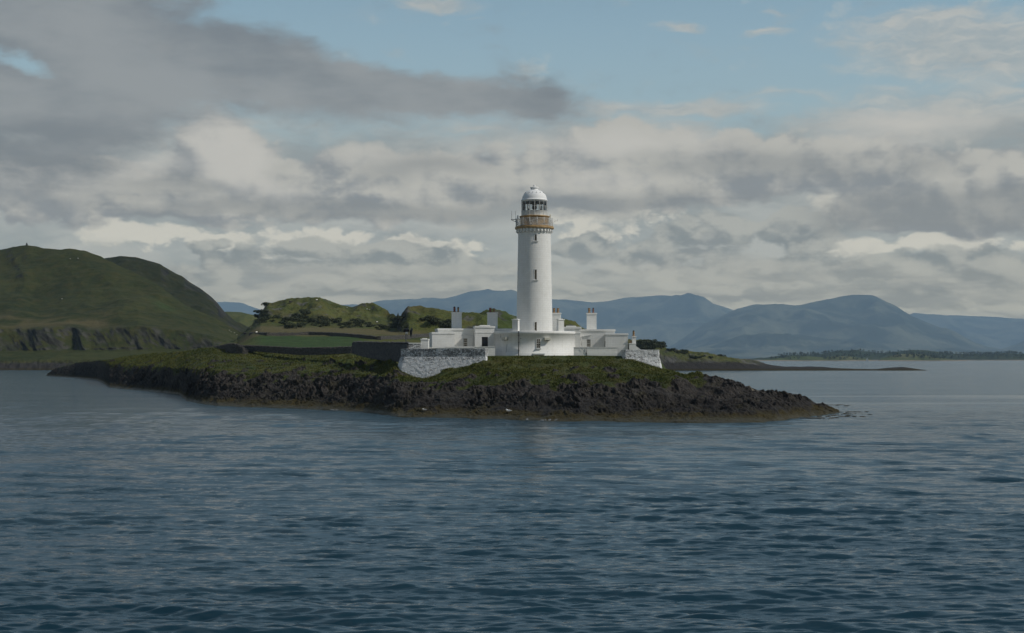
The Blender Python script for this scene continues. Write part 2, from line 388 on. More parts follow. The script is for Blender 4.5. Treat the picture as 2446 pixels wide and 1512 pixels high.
def m_weathered(name='weathered_whitewash', thr=0.53, band=0.3):
    m, nt, b, pos, obj = newmat(name)
    x, y, z = nt.sep(obj)
    v = nt.xyz(x, y, z * 1.6)
    st = nt.voronoi(v, 2.4, 'DISTANCE_TO_EDGE')
    n1 = nt.noise(v, 0.9, 8, 0.75, 0.5); n2 = nt.noise(v, 4.2, 6, 0.75)
    # more paint has come off the parapet than off the battered face
    bare = nt.smooth(n1 * 0.45 + n2 * 0.62 + nt.smooth(z, -0.15, 0.25) * band * 0.10 - nt.smooth(z, -0.6, -1.2) * 0.035, thr, thr + 0.05)
    white = nt.mixc(nt.noise(v, 3.0, 4, 0.6), (0.56, 0.58, 0.61), (0.78, 0.78, 0.77))
    stone = nt.mixc(nt.noise(v, 5.0, 4, 0.6), (0.04, 0.042, 0.048), (0.20, 0.20, 0.195))
    nt.put(b.inputs['Base Color'], nt.mixc(bare * 0.9, white, stone)); b.inputs['Roughness'].default_value = 0.85
    bump(nt, b, nt.smooth(st, 0.0, 0.10) + n2 * 0.5 - bare * 0.5, 0.035, 0.8)
    return m
def m_drystone(name='drystone', a=(0.03, 0.03, 0.034), c=(0.12, 0.115, 0.11)):
    m, nt, b, pos, obj = newmat(name)
    st = nt.voronoi(nt.vmul(obj, (1, 1, 1.8)), 3.2, 'DISTANCE_TO_EDGE')
    cc = nt.voronoi(nt.vmul(obj, (1, 1, 1.8)), 3.2, 'F1', 'Color')
    f = nt.sep(cc)[0]
    nt.put(b.inputs['Base Color'], nt.mixc(nt.smooth(st, 0.0, 0.08), tuple(v * 0.4 for v in a), nt.mixc(f * 0.7 + nt.noise(obj, 2, 5, 0.7) * 0.3, a, c)))
    b.inputs['Roughness'].default_value = 0.95; bump(nt, b, nt.smooth(st, 0.0, 0.15) + nt.noise(obj, 8, 4, .6) * 0.4, 0.12, 1.0)
    return m

M_WHITE = m_whitewash(); M_TOWER = m_whitewash('tower_whitewash', cyl=True, dirt=0.32); M_RET = m_weathered('weathered_whitewash', 0.535, 0.35); M_RET2 = m_weathered('worn_whitewash', 0.545, 0.0)
M_DRY = m_drystone(a=(0.04, 0.038, 0.036), c=(0.15, 0.14, 0.125)); M_DARKWALL = m_drystone('dark_stone', (0.06, 0.064, 0.072), (0.17, 0.17, 0.17))
M_OCHRE = plain('ochre_paint', (0.36, 0.235, 0.105), 0.6, var=0.25, sc=1.2)
M_WMETAL = plain('white_metal', (0.62, 0.63, 0.62), 0.45, var=0.1)
M_DOME = plain('dome_paint', (0.78, 0.78, 0.77), 0.65, var=0.03, sc=1.0, spec=0.25)
M_GREYM = plain('grey_metal', (0.16, 0.17, 0.18), 0.5, 0.3)
M_BLACK = plain('black_paint', (0.012, 0.013, 0.016), 0.5)
M_PANE = plain('window_glass', (0.012, 0.014, 0.018), 0.12, var=0.3, spec=0.6)
M_DOOR = plain('navy_door', (0.012, 0.018, 0.035), 0.5)
M_POT = plain('buff_clay', (0.26, 0.17, 0.09), 0.8, var=0.35, sc=5.0)
M_POTRED = plain('red_clay', (0.20, 0.085, 0.06), 0.8, var=0.35, sc=5.0)
M_SOOT = plain('soot', (0.02, 0.018, 0.016), 0.9)
M_BEIGE = plain('beige_box', (0.50, 0.49, 0.42), 0.6)
M_WOOL = plain('wool', (0.62, 0.60, 0.54), 0.95, var=0.15)
M_FACE = plain('dark_wool', (0.05, 0.045, 0.04), 0.9)
M_FEATHER = plain('white_feather', (0.80, 0.80, 0.80), 0.8); M_WING = plain('grey_feather', (0.30, 0.32, 0.35), 0.8)
M_SAIL = plain('sailcloth', (0.80, 0.79, 0.75), 0.8)
M_WEED = plain('weed', (0.045, 0.034, 0.014), 0.5)
M_HULL = plain('hull_paint', (0.55, 0.56, 0.58), 0.4)
def m_glass():
    m, nt, b, pos, obj = newmat('lantern_glass'); nt.n.remove(b)
    o = nt.n['Material Output']; tr = nt.node('ShaderNodeBsdfTransparent'); gl = nt.node('ShaderNodeBsdfGlossy'); gl.inputs['Roughness'].default_value = 0.03
    tr.inputs[0].default_value = (0.86, 0.89, 0.90, 1)
    mx = nt.node('ShaderNodeMixShader'); fr = nt.node('ShaderNodeFresnel'); fr.inputs[0].default_value = 1.5
    nt.l.new(fr.outputs[0], mx.inputs[0]); nt.l.new(tr.outputs[0], mx.inputs[1]); nt.l.new(gl.outputs[0], mx.inputs[2]); nt.l.new(mx.outputs[0], o.inputs[0]); return m
M_GLASS = m_glass()

def grass_colour(nt, pos, sc=1.0, bright=1.0, heath=0.8):
    a = nt.noise(pos, 0.022 * sc, 5, 0.6, 0.4); b_ = nt.noise(pos, 0.16 * sc, 5, 0.65); c_ = nt.noise(pos, 1.3 * sc, 5, 0.7)
    k = bright
    g = nt.mixc(nt.smooth(a, 0.35, 0.65), (0.034 * k, 0.046 * k, 0.010 * k), (0.066 * k, 0.074 * k, 0.018 * k))
    g = nt.mixc(nt.smooth(b_, 0.42, 0.72) * 0.7, g, (0.085 * k, 0.074 * k, 0.024 * k))
    g = nt.mixc(nt.smooth(b_ * 0.5 + c_ * 0.5, 0.50, 0.36) * 0.65, g, (0.016 * k, 0.026 * k, 0.009 * k))
    g = nt.mixc(nt.smooth(c_, 0.50, 0.80) * 0.5, g, (0.10 * k, 0.095 * k, 0.045 * k))
    d_ = nt.noise(pos, 0.40 * sc, 6, 0.7, 0.6)
    g = nt.mixc(nt.smooth(d_, 0.62, 0.72) * heath, g, (0.024 * k, 0.024 * k, 0.015 * k))
    g = nt.mixc(nt.smooth(d_, 0.40, 0.30) * 0.6, g, (0.040 * k, 0.070 * k, 0.020 * k))
    return g, b_, c_
def m_headland():
    m, nt, b, pos, obj = newmat('headland_ground')
    g, nb, nc = grass_colour(nt, pos, 2.2, 1.0)
    lush = nt.attr('lush'); g = nt.mixc(lush * 0.75, g, (0.036, 0.074, 0.013))
    x, y, z = nt.sep(pos)
    strat = nt.noise(nt.xyz(x + z * 0.7 + y * 0.3, y * 0.35, z * 0.5), 1.9, 7, 0.68)
    fine = nt.noise(pos, 4.5, 6, 0.72)
    rock = nt.mixc(nt.smooth(strat * 0.55 + fine * 0.5, 0.42, 0.66), (0.015, 0.013, 0.013), (0.074, 0.066, 0.060))
    rock = nt.mixc(nt.smooth(z + (nt.noise(pos, 0.25, 5, .6) - 0.5) * 4.0, 3.4, 1.4) * 0.6, rock, (0.014, 0.0135, 0.014))
    rock = nt.mixc(nt.smooth(fine, 0.60, 0.78) * nt.smooth(strat, 0.45, 0.65) * 0.9, rock, (0.15, 0.14, 0.135))
    lich = nt.noise(pos, 0.33, 5, 0.65)
    rock = nt.mixc(nt.smooth(lich, 0.50, 0.72) * 0.40, rock, (0.070, 0.062, 0.030))
    weed = nt.mixc(nt.noise(pos, 2.3, 6, 0.7), (0.010, 0.009, 0.004), (0.085, 0.066, 0.020))
    wm = (nt.smooth(z + (nt.noise(pos, 0.35, 6, .7) - 0.5) * 3.2, 1.5, 0.6)) 
    rock = nt.mixc(wm, rock, weed)
    pale = nt.attr('pale'); rock = nt.mixc(pale, rock, (0.30, 0.27, 0.20))
    rm = nt.attr('rock') + (nt.noise(pos, 0.55, 6, 0.72) - 0.5) * 1.7
    rm = nt.smooth(rm, 0.42, 0.58)
    nt.put(b.inputs['Base Color'], nt.mixc(rm, g, rock))
    nt.put(b.inputs['Roughness'], nt.smooth(z, 0.2, 0.9, 0.45, 0.9)); b.inputs['Specular IOR Level'].default_value = 0.25
    bump(nt, b, nc * 0.6 + fine * 0.9 + strat * 0.8, 0.30, 1.0)
    return m
def m_hill(name, bright=1.0, rockc=(0.085, 0.083, 0.078), lo=0.70, hi=0.80):
    m, nt, b, pos, obj = newmat(name)
    g, nb, nc = grass_colour(nt, pos, 0.7, bright, 0.35)
    g = nt.mixc(nt.attr('green') * nt.smooth(nc * 0.5 + nb * 0.5, 0.40, 0.56, 0.55, 0.95), g, nt.mixc(nt.smooth(nt.noise(nt.vmul(pos, (0.10, 0.30, 0.3)), 1.0, 6, 0.7, 0.5), 0.36, 0.64), (0.017, 0.042, 0.012), (0.044, 0.088, 0.024)))
    g = nt.mixc(nt.attr('straw') * nt.smooth(nc, 0.3, 0.7, 0.5, 0.95), g, (0.125, 0.098, 0.050))
    geo = nt.node('ShaderNodeNewGeometry'); nz = nt.sep(geo.outputs['Normal'])[2]
    x, y, z = nt.sep(pos)
    st = nt.noise(nt.xyz(x + z * 1.0, y * 0.3, z * 0.25), 0.16, 7, 0.7)
    rock = nt.mixc(nt.smooth(st, 0.38, 0.62), tuple(v * 0.35 for v in rockc), tuple(v * 1.5 for v in rockc))
    rk = nt.smooth(nz + (nb - 0.5) * 0.55, hi, lo) 
    rk = rk.max(nt.attr('rock') * nt.smooth(nb, 0.35, 0.5))
    shore = nt.smooth(z + (nb - .5) * 6, 6.5, 4.5) * nt.attr('shore')
    rock = nt.mixc(nt.smooth(z, 1.6, 0.7) * nt.attr('shore'), nt.mixc(shore, rock, nt.mixc(st, (0.014, 0.013, 0.013), (0.055, 0.050, 0.046))), (0.035, 0.028, 0.012))
    nt.put(b.inputs['Base Color'], nt.mixc(rk.max(shore), g, rock)); b.inputs['Roughness'].default_value = 0.95; b.inputs['Specular IOR Level'].default_value = 0.15
    bump(nt, b, nb * 1.0 + nc * 0.5 + st * 0.5, 1.2, 0.8)
    return m
def m_far(name, a=(0.045, 0.060, 0.028), c=(0.095, 0.095, 0.055), wood=0.5):
    m, nt, b, pos, obj = newmat(name)
    n1 = nt.noise(pos, 0.0011, 7, 0.62, 0.5); n2 = nt.noise(pos, 0.008, 6, 0.65)
    col = nt.mixc(nt.smooth(n1, 0.42, 0.58), a, c)
    z = nt.sep(pos)[2]; col = nt.mixc(nt.smooth(z + n2 * 3.0, 5.5, 3.0), col, (0.26, 0.22, 0.18)); col = nt.mixc(nt.smooth(n2, 0.5, 0.62) * wood, col, (0.022, 0.032, 0.016))
    nt.put(b.inputs['Base Color'], col); b.inputs['Roughness'].default_value = 1.0; b.inputs['Specular IOR Level'].default_value = 0.05
    bump(nt, b, n2 + n1, 12.0, 0.6)
    return m
def m_leaf(name, a, c):
    m, nt, b, pos, obj = newmat(name)
    nt.put(b.inputs['Base Color'], nt.mixc(nt.smooth(nt.noise(obj, 1.4, 4, 0.6), 0.35, 0.65), a, c)); b.inputs['Roughness'].default_value = 0.8; b.inputs['Specular IOR Level'].default_value = 0.2
    return m
def m_water():
    m, nt, b, pos, obj = newmat('sea_water')
    x, y, z = nt.sep(pos)
    patch = nt.attr('ripple')
    n1 = nt.noise(nt.xyz(x * 0.22, y + x * 0.03), 2.2, 3.0, 0.62, 0.3); n2 = nt.noise(nt.xyz(x * 0.32 + 31, y), 5.0, 1, 0.5); n3 = nt.noise(nt.xyz(x * 0.20 + 7, y - x * 0.03), 0.55, 4, 0.62, 0.4)
    h = (n1 * 0.095 + n2 * 0.016 + n3 * 0.20)
    bm_ = nt.node('ShaderNodeBump'); bm_.inputs['Distance'].default_value = 1.0; bm_.inputs['Filter Width'].default_value = 0.01; nt.put(bm_.inputs['Height'], h)
    nt.put(bm_.inputs['Strength'], patch); nt.l.new(bm_.outputs[0], b.inputs['Normal'])
    nt.put(b.inputs['Base Color'], nt.mixc(nt.noise(pos, 0.05, 3, 0.5), (0.011, 0.036, 0.056), (0.014, 0.044, 0.064)))
    b.inputs['Roughness'].default_value = 0.13; b.inputs['IOR'].default_value = 1.34
    return m
M_HEAD = m_headland(); M_HILL = m_hill('hill_grass', 0.70, (0.045, 0.044, 0.036)); M_HILLB_SHADED = m_hill('back_hill_grass_shaded', 0.40, (0.030, 0.029, 0.026)); M_FIELD = m_hill('field_grass', 1.25, lo=0.50, hi=0.62)  # shade set into colour: cloud shadow on left hill, back hill turned from sun
M_FAR = m_far('far_hill', (0.034, 0.040, 0.026), (0.130, 0.130, 0.085), 0.40); M_ISLE = m_far('isle_ground', (0.075, 0.095, 0.035), (0.17, 0.15, 0.09), 0.3)
M_SHORE = m_far('shore_ground', (0.030, 0.042, 0.020), (0.060, 0.070, 0.035), 0.6); M_WOOD = m_leaf('wood_leaves', (0.034, 0.046, 0.026), (0.070, 0.084, 0.044))
M_SEA = m_water()
M_LEAF = m_leaf('shrub_leaves', (0.030, 0.040, 0.020), (0.075, 0.084, 0.042)); M_BARK = plain('bark', (0.06, 0.05, 0.04), 0.95)
def m_blades():
    m, nt, b, pos, obj = newmat('grass_blades')
    g, nb, nc = grass_colour(nt, pos, 2.2, 1.45, 0.7)
    nt.put(b.inputs['Base Color'], g); b.inputs['Roughness'].default_value = 0.85; b.inputs['Specular IOR Level'].default_value = 0.15
    return m
M_BLADE = m_blades()

# ------------------------------------------------------------------ terrain from profile columns
class Terrain: pass
def terrain(name, us, cols, rows, mat, disp, ustep=2.0, smooth_u=False, hh=CAM_H):
    """cols: list of (u, [(D, z), ...]) ; rows: number of rows in each segment ; disp(X, Y, Z, T) -> dx, dy, dz, attrs"""
    cu = np.array([c[0] for c in cols], float); K = len(cols[0][1])
    U = np.arange(us[0], us[1] + 0.01, ustep)
    kd = np.array([[p[0] for p in c[1]] for c in cols], float); kz = np.array([[p[1] for p in c[1]] for c in cols], float)
    def interp(a):
        out = np.stack([np.interp(U, cu, a[:, k]) for k in range(K)], 0)
        if smooth_u:
            w = max(1, int(smooth_u / ustep)); ker = np.hanning(2 * w + 3)[1:-1]; ker /= ker.sum()
            out = np.stack([np.convolve(np.pad(r_, w, mode='edge'), ker, mode='valid') for r_ in out], 0)
        return out
    d = interp(kd); z = interp(kz)
    D = []; Z = []; T = []
    for k in range(K - 1):
        n = rows[k]; t = np.linspace(0, 1, n, endpoint=(k == K - 2))[:, None]
        D.append(d[k] + (d[k + 1] - d[k]) * t); Z.append(z[k] + (z[k + 1] - z[k]) * t); T.append(k + t + 0 * d[k])
    D = np.concatenate(D); Z = np.concatenate(Z); T = np.concatenate(T)
    # soften the profile creases along each column a little
    for _ in range(3): Z[1:-1] = (Z[:-2] + 2 * Z[1:-1] + Z[2:]) / 4
    UU = np.broadcast_to(U[None, :], D.shape); X = (UU - CU) / FV * D; Y = D.copy()
    X, Y, Z, attrs = disp(X, Y, Z, T, UU)
    o = grid_mesh(name, X, Y, Z, mat, attrs); tag(o, kind='structure')
    t = Terrain(); t.o = o; t.X = X; t.Y = Y; t.Z = Z; t.U = U; t.us0 = us[0]; t.step = ustep; return t
def on_view(t, u, v, back=False):
    """world point where the ground is seen at layout (u, v)"""
    j = int(round((u - t.us0) / t.step)); j = max(0, min(len(t.U) - 1, j))
    vv = HV - (t.Z[:, j] - CAM_H) / t.Y[:, j] * FV
    best = None
    for i in range(len(vv) - 1):
        if (vv[i] - v) * (vv[i + 1] - v) <= 0 and vv[i + 1] <= vv[i] + 1e-6: best = i; break
    if best is None: best = int(np.argmin(np.abs(vv - v)))
    return Vector((t.X[best, j], t.Y[best, j], t.Z[best, j]))
def zat(u, v, D): return CAM_H + (HV - v) / FV * D
def kp(v, D): return (D, CAM_H + (HV - v) / FV * D)
def Dw(v): return CAM_H * FV / (v - HV)

# ---- near headland
def build_headland():
    #   u, waterline v, (boundary v, D), (crest v, D), plateau-back (D, z), behind (D, z)
    C = [
     (96,  898, None), (103, 898, None),
     (115, 898, (893, 650), (891.5, 656), None), (135, 900, (884, 640), (880, 648), None), (180, 903, (875, 606), (866, 625), None),
     (232, 908, (869, 530), (862, 555), None), (246, 914, (868.5, 480), (861, 515), None),
     (262, 926, (869, 425), (860.5, 460), None), (300, 930, (872, 398), (852, 432), None), (330, 932, (874, 382), (848, 415), None),
     (380, 937, (877, 352), (843, 390), None), (428, 942, (880, 318), (840, 364), None),
     (446, 957, (882, 298), (838, 354), None), (480, 965, (884, 275), (832, 340), None), (520, 970, (886, 262), (829, 332), None),
     (555, 971, (890, 258), (829, 332), (350, 10.6)), (600, 973, (893, 254), (834, 328), (350, 10.4)), (640, 974, (896, 250), (838, 325), (350, 10.3)),
     (700, 976, (892, 246), (838, 322), (350, 10.2)), (760, 979, (888, 243), (840, 312), (350, 10.2)), (820, 982, (890, 236), (838, 300), (350, 10.2)), (860, 984, (895, 228), (843, 278), (350, 10.2)),
     (900, 988, (898, 221), (852, 250), (340, 10.0)), (925, 992, (901, 216), (858, 234), (300, 9.5)),
     (942, 995, (903, 213.0), (866, 222), (262, 8.6)), (950, 996, (908, 211.5), (876, 219.8), (262, 8.6)), (985, 997, (915, 209.5), (902, 218.8), (262, 8.6)), (1010, 998, (918, 208.5), (908, 218.0), (262, 8.6)), (1032, 998, (917, 208.2), (901, 217.4), (262, 8.6)), (1058, 999, (911, 207.5), (884, 216.8), (262, 8.6)),
     (1120, 1000, (908, 206), (874, 215.4), (262, 8.6)), (1150, 1001, (907, 205), (862, 215.0), (262, 8.6)), (1164, 1001, (907, 205), (850.5, 217.5), (262, 8.6)),
     (1300, 1006, (909, 199), (849.5, 220), (262, 8.55)), (1400, 1007, (912, 196), (849.5, 220), (262, 8.55)), (1500, 1008, (904, 199), (850.5, 220), (262, 8.55)),
     (1540, 1008.5, (906, 198), (868, 216.8), (255, 8.4)), (1575, 1009, (907, 197), (878, 216.6), (250, 8.2)), (1592, 1009, (906, 197), (884, 217.5), (228, 6.0)), (1615, 1009.5, (903, 199), (890, 213), (222, 5.6)), (1645, 1010, (905, 201), (897.5, 209), (216, 5.3)),
     (1665, 1010, (905, 202), (899, 208), (214, 5.1)), (1700, 1010, (912, 200), (905, 206), (212, 4.9)), (1740, 1010, (925, 198), (916, 204), None), (1770, 1009.5, (935, 196), (926, 203), None), (1800, 1009, (946, 194), (936, 201), None),
     (1850, 1007, (958, 192), (947, 200), None), (1890, 1001, (968, 196), (955.5, 204), None), (1915, 997, (972, 200), (957, 206), None), (1935, 995, (978, 201), (961, 207), None), (1945, 994, (980, 202), (968, 208), None), (1962, 992, (981, 203), (971, 208), None),
     (1985, 989, (984, 206), (977, 209), None), (2003, 986, (985, 208), (984, 209.5), None), (2012, 985, None), (2026, 985, None)]
    cols = []
    for c in C:
        u, wv = c[0], c[1]; dw = Dw(wv)
        if c[2] is None:
            cols.append((u, [(dw - 6, -2.0), (dw - 1, -1.6), (dw + 1, -1.6), (dw + 2, -1.6), (dw + 4, -1.6), (dw + 6, -1.6), (dw + 12, -1.6), (dw + 20, -2)])); continue
        bd, bz = kp(*c[2]); cd, cz = kp(*c[3])
        tide = (dw + (bd - dw) * 0.33, min(1.35, bz * 0.45))
        mid = (bd + (cd - bd) * 0.55, bz + (cz - bz) * 0.5)
        if 935 < u < 1160: mid = (bd + (cd - bd) * 0.75, bz + (cz - bz) * 0.70)
        if c[4]: pb = c[4]; beh = (pb[0] + 22, pb[1] - 3 if u < 930 else -1.5)
        else: pb = (cd + 4, cz - 0.15); beh = (cd + 28, -1.8)
        cols.append((u, [(dw - 5, -1.7), (dw, 0.0), tide, (bd, bz), mid, (cd, cz), pb, beh]))
    def disp(X, Y, Z, T, U):
        bn = perlin2(X / 5.0, Y / 5.0, 40) * 0.25 + perlin2(X / 1.6, Y / 1.6, 41) * 0.12
        rock = 1 - sstep(T + bn * 1.6, 2.60, 3.15)
        # outcrops within the grass
        oc = sstep(fbm2(X / 4.0, Y / 5.0, 3, 60), 0.30, 0.62) * (1 - sstep(T, 3.6, 4.3)) * 0.9
        rock = np.maximum(rock, oc)
        rightrock = sstep(U, 1640, 1720); rock = np.maximum(rock, rightrock)
        leftrock = (1 - sstep(U, 190, 330)) * (1 - sstep(T, 4.0, 4.9)); rock = np.maximum(rock, leftrock * 0.8)
        hgt = sstep(Z, -0.3, 1.0)
        sc = np.clip(Y / 215.0, 1, 1.35)
        q1 = X * 0.95 + Z * 0.75 + Y * 0.22; q2 = Y * 0.42 - X * 0.12; q3 = Z * 0.45
        al = -0.55 * X + 0.8 * Z + Y * 0.35
        big = ridged3(q1 / 5.2, al / 7.0, Y / 3.4, 3, 1) * 0.42
        strata = ridged3(q1 / 1.05, al / 3.4, Y / 1.7, 2, 11, 0.6) * 0.30 + ridged3(q1 / 0.42, al / 1.5, Y / 0.8, 2, 15, 0.6) * 0.14
        led = Z / 0.75 + perlin2(X / 7.0, Y / 5.0, 34) * 1.2; ledge = (np.abs(led - np.floor(led) - 0.5) - 0.25) * 0.35
        blocks = np.abs(perlin3(q1 / 0.7, al / 1.1, Y / 0.7, 23)) * 0.30 + perlin3(q1 / 2.6, al / 2.2, Y / 2.0, 29) * 0.30
        boss = perlin2(X / 9.0, Y / 7.0, 33) * 0.60 + ridged2((X + 0.6 * Y) / 15.0, Y / 9.0, 2, 35) * 0.75 - 0.3
        vm = sstep(fbm2(X / 6.0, Y / 5.0, 3, 77), -0.4, 0.5)
        dr = (big * 1.25 + strata * (0.35 + 1.0 * vm) + blocks * (0.3 + 0.8 * vm) + ledge * (1.2 - 0.7 * vm) - 0.70) * sc + boss * 0.8 * (0.3 + 0.7 * sstep(U, 440, 620))
        low = sstep(Z, 0.2, 2.2) * 0.6 + 0.4
        shoreamt = sstep(T, 0.6, 1.6)
        dgr = fbm2(X / 3.2, Y / 3.2, 3, 70) * 0.20 + ridged2(X / 1.1, Y / 1.3, 2, 75) * 0.09
        plate = sstep(T, 4.6, 5.0) * sstep(U, 925, 945) * (1 - sstep(U, 1560, 1590))
        d = dr * rock * low * shoreamt + dgr * (1 - rock) * (1 - 0.85 * plate)
        # the natural silhouette of the point: boulders standing on the ridge
        for (bu, bs, bh_) in ((1652, 5, .35), (1668, 10, .45), (1740, 12, .35), (1790, 9, .3), (1918, 14, .35), (1966, 9, .3)):
            d = d + bh_ * np.exp(-((U - bu) / bs) ** 2) * sstep(T, 4.0, 4.8) * (1 - sstep(T, 5.4, 6.2))
        d = d * (1 - 0.9 * sstep(T, 6.2, 7.0)); d = np.where(T < 0.5, d * 0.2, d)
        slope_out = rock * 0.55
        Yn = Y - d * slope_out; Zn = Z + d * (1 - slope_out * 0.35)
        Xn = X + perlin3(q1 / 1.1, q2, Z / 1.0, 88) * 0.30 * rock * shoreamt
        lush = np.exp(-((U - 830) / 70) ** 2 - ((T - 3.7) / 0.35) ** 2) + np.exp(-((U - 880) / 30) ** 2 - ((T - 4.6) / 0.4) ** 2) + 0.5 * sstep(fbm2(X / 8, Y / 8, 3, 90), 0.2, 0.7)
        lush = np.clip(lush + 0.35 * (U > 1160) * sstep(T, 4.3, 4.9), 0, 1)
        pale = np.exp(-((U - 1800) / 26) ** 2 - ((T - 4.2) / 0.30) ** 2) * sstep(fbm2(X / 1.2, Y / 1.2, 3, 95), -0.1, 0.3)
        return Xn, Yn, Zn, {'rock': rock, 'lush': lush, 'pale': pale}
    return terrain('headland', (96, 2026), cols, [5, 40, 78, 60, 52, 14, 8], M_HEAD, disp, ustep=1.0)

def build_left_hill():
    sky = [(-700, 640), (-300, 610), (0, 593), (35, 587), (64, 583), (100, 590), (140, 594), (170, 593), (205, 600), (240, 611), (275, 628), (330, 655), (375, 680), (405, 702), (438, 726), (480, 745), (515, 760), (560, 786), (600, 806), (640, 826), (700, 850)]
    cu = [-700, -300, 0, 60, 130, 165, 230, 300, 380, 450, 520, 560, 600, 640, 700]
    cols = []
    us = sorted(set(cu + [a for a, _ in sky]))
    for u in us:
        s = np.interp(u, [a for a, _ in sky], [b for _, b in sky])
        ct = np.interp(u, [-700, 0, 60, 150, 240, 330, 420, 500, 540, 600, 700], [785, 782, 786, 781, 790, 777, 786, 800, 812, 836, 858])
        cf = np.interp(u, [-700, 0, 500, 560, 600, 700], [838, 838, 832, 832, 846, 865])
        rt = np.interp(u, [-700, 0, 560, 640, 700], [862, 862, 862, 868, 875])
        bench = np.interp(u, [-700, 0, 200, 330, 430, 520, 600, 700], [748, 752, 748, 752, 768, 790, 822, 856])
        Dk = np.interp(u, [-700, 0, 250, 560, 700], [1450, 1400, 1350, 1190, 1120])
        s = min(s, bench - 4)
        cols.append((u, [(960, -3), (974, 0), kp(rt, 998), kp(cf, 1055), kp(ct, 1078), kp(bench, 1160), kp((s + bench) / 2 + 6, 1160 + (Dk - 1160) * 0.55), kp(s, Dk), (Dk + 330, (CAM_H + (HV - s) / FV * Dk) * 0.55)]))
    def disp(X, Y, Z, T, U):
        cl = sstep(T, 2.75, 3.1) * (1 - sstep(T, 3.9, 4.2))
        q = X * 0.9 + Z * 0.9
        gully = ridged2(q / 26.0, Y / 90.0 + Z / 60.0, 4, 3) * 3.6 + ridged2(q / 8.0, Z / 22.0, 3, 8) * 1.3
        cav = -np.exp(-((U - 45) / 32) ** 2) * 6 - np.exp(-((U - 165) / 20) ** 2) * 9 + np.exp(-((U - 205) / 18) ** 2) * 5 + np.exp(-((U - 100) / 20) ** 2) * 3
        hill = ridged2((X + Z * 1.6) / 95.0, (Y - Z * 2) / 200.0, 3, 47) * 2.2 + fbm2(X / 120.0, Y / 120.0, 5, 50) * 4.0 + fbm2(X / 26.0, Y / 26.0, 4, 57) * 1.1
        hm = sstep(T, 3.9, 5.0)
        sh = (1 - sstep(T, 1.7, 2.3))
        shore = ridged2(X / 7.0, Y / 7.0, 4, 61) * 1.6 * sh * sstep(T, 0.7, 1.3)
        Zn = Z + hill * hm * (1 - 0.75 * np.exp(-((T - 7) / 0.35) ** 2)) + shore + fbm2(X / 14.0, Y / 14.0, 3, 66) * 0.5
        Yn = Y - (gully + cav) * cl
        rock = cl * sstep(fbm2(q / 12.0, Z / 22.0, 4, 70), -0.05, 0.45)
        green = np.exp(-((U - 395) / 26) ** 2 - ((T - 5.6) / 0.35) ** 2) * 0.7 + np.exp(-((T - 2.5) / 0.45) ** 2) * 0.12
        straw = np.exp(-((T - 4.35) / 0.35) ** 2) * sstep(fbm2(X / 40, Y / 30, 3, 80), -0.2, 0.4) * (1 - sstep(U, 250, 420)) * 0.8
        return X, Yn, Zn, {'rock': rock, 'green': green, 'straw': straw, 'shore': np.ones_like(X) * (T < 3)}
    return terrain('hill', (-700, 700), cols, [3, 8, 26, 20, 46, 34, 50, 60, 12], M_HILL, disp, ustep=2.0, smooth_u=8)
def build_back_hill():
    sky = [(60, 720), (150, 660), (210, 628), (250, 613), (285, 609), (325, 612), (350, 620), (382, 630), (400, 643), (422, 655), (435, 660), (452, 672), (480, 688), (503, 706), (520, 722), (535, 742), (560, 764), (590, 786), (640, 806), (720, 830)]
    cols = []
    for u, s in sky:
        cols.append((u, [(1290, 2), kp(s + (830 - s) * 0.62, 1400), kp(s + (830 - s) * 0.2, 1540), kp(s, 1620), (1950, (CAM_H + (HV - s) / FV * 1620) * 0.5)]))
    def disp(X, Y, Z, T, U):
        k = 1 - 0.8 * np.exp(-((T - 3) / 0.3) ** 2)
        Zn = Z + (fbm2(X / 90.0, Y / 90.0, 5, 150) * 6.0 + ridged2(X / 30.0, Y / 60.0, 3, 153) * 1.5) * k
        z = np.zeros_like(X)
        return X, Y, Zn, {'rock': sstep(fbm2(X / 30.0, Z / 20.0, 3, 155), 0.25, 0.5) * 0.7 * (U > 440), 'green': z, 'straw': z, 'shore': z}
    return terrain('hill', (60, 720), cols, [24, 40, 30, 12], M_HILLB_SHADED, disp, ustep=2.0, smooth_u=4)
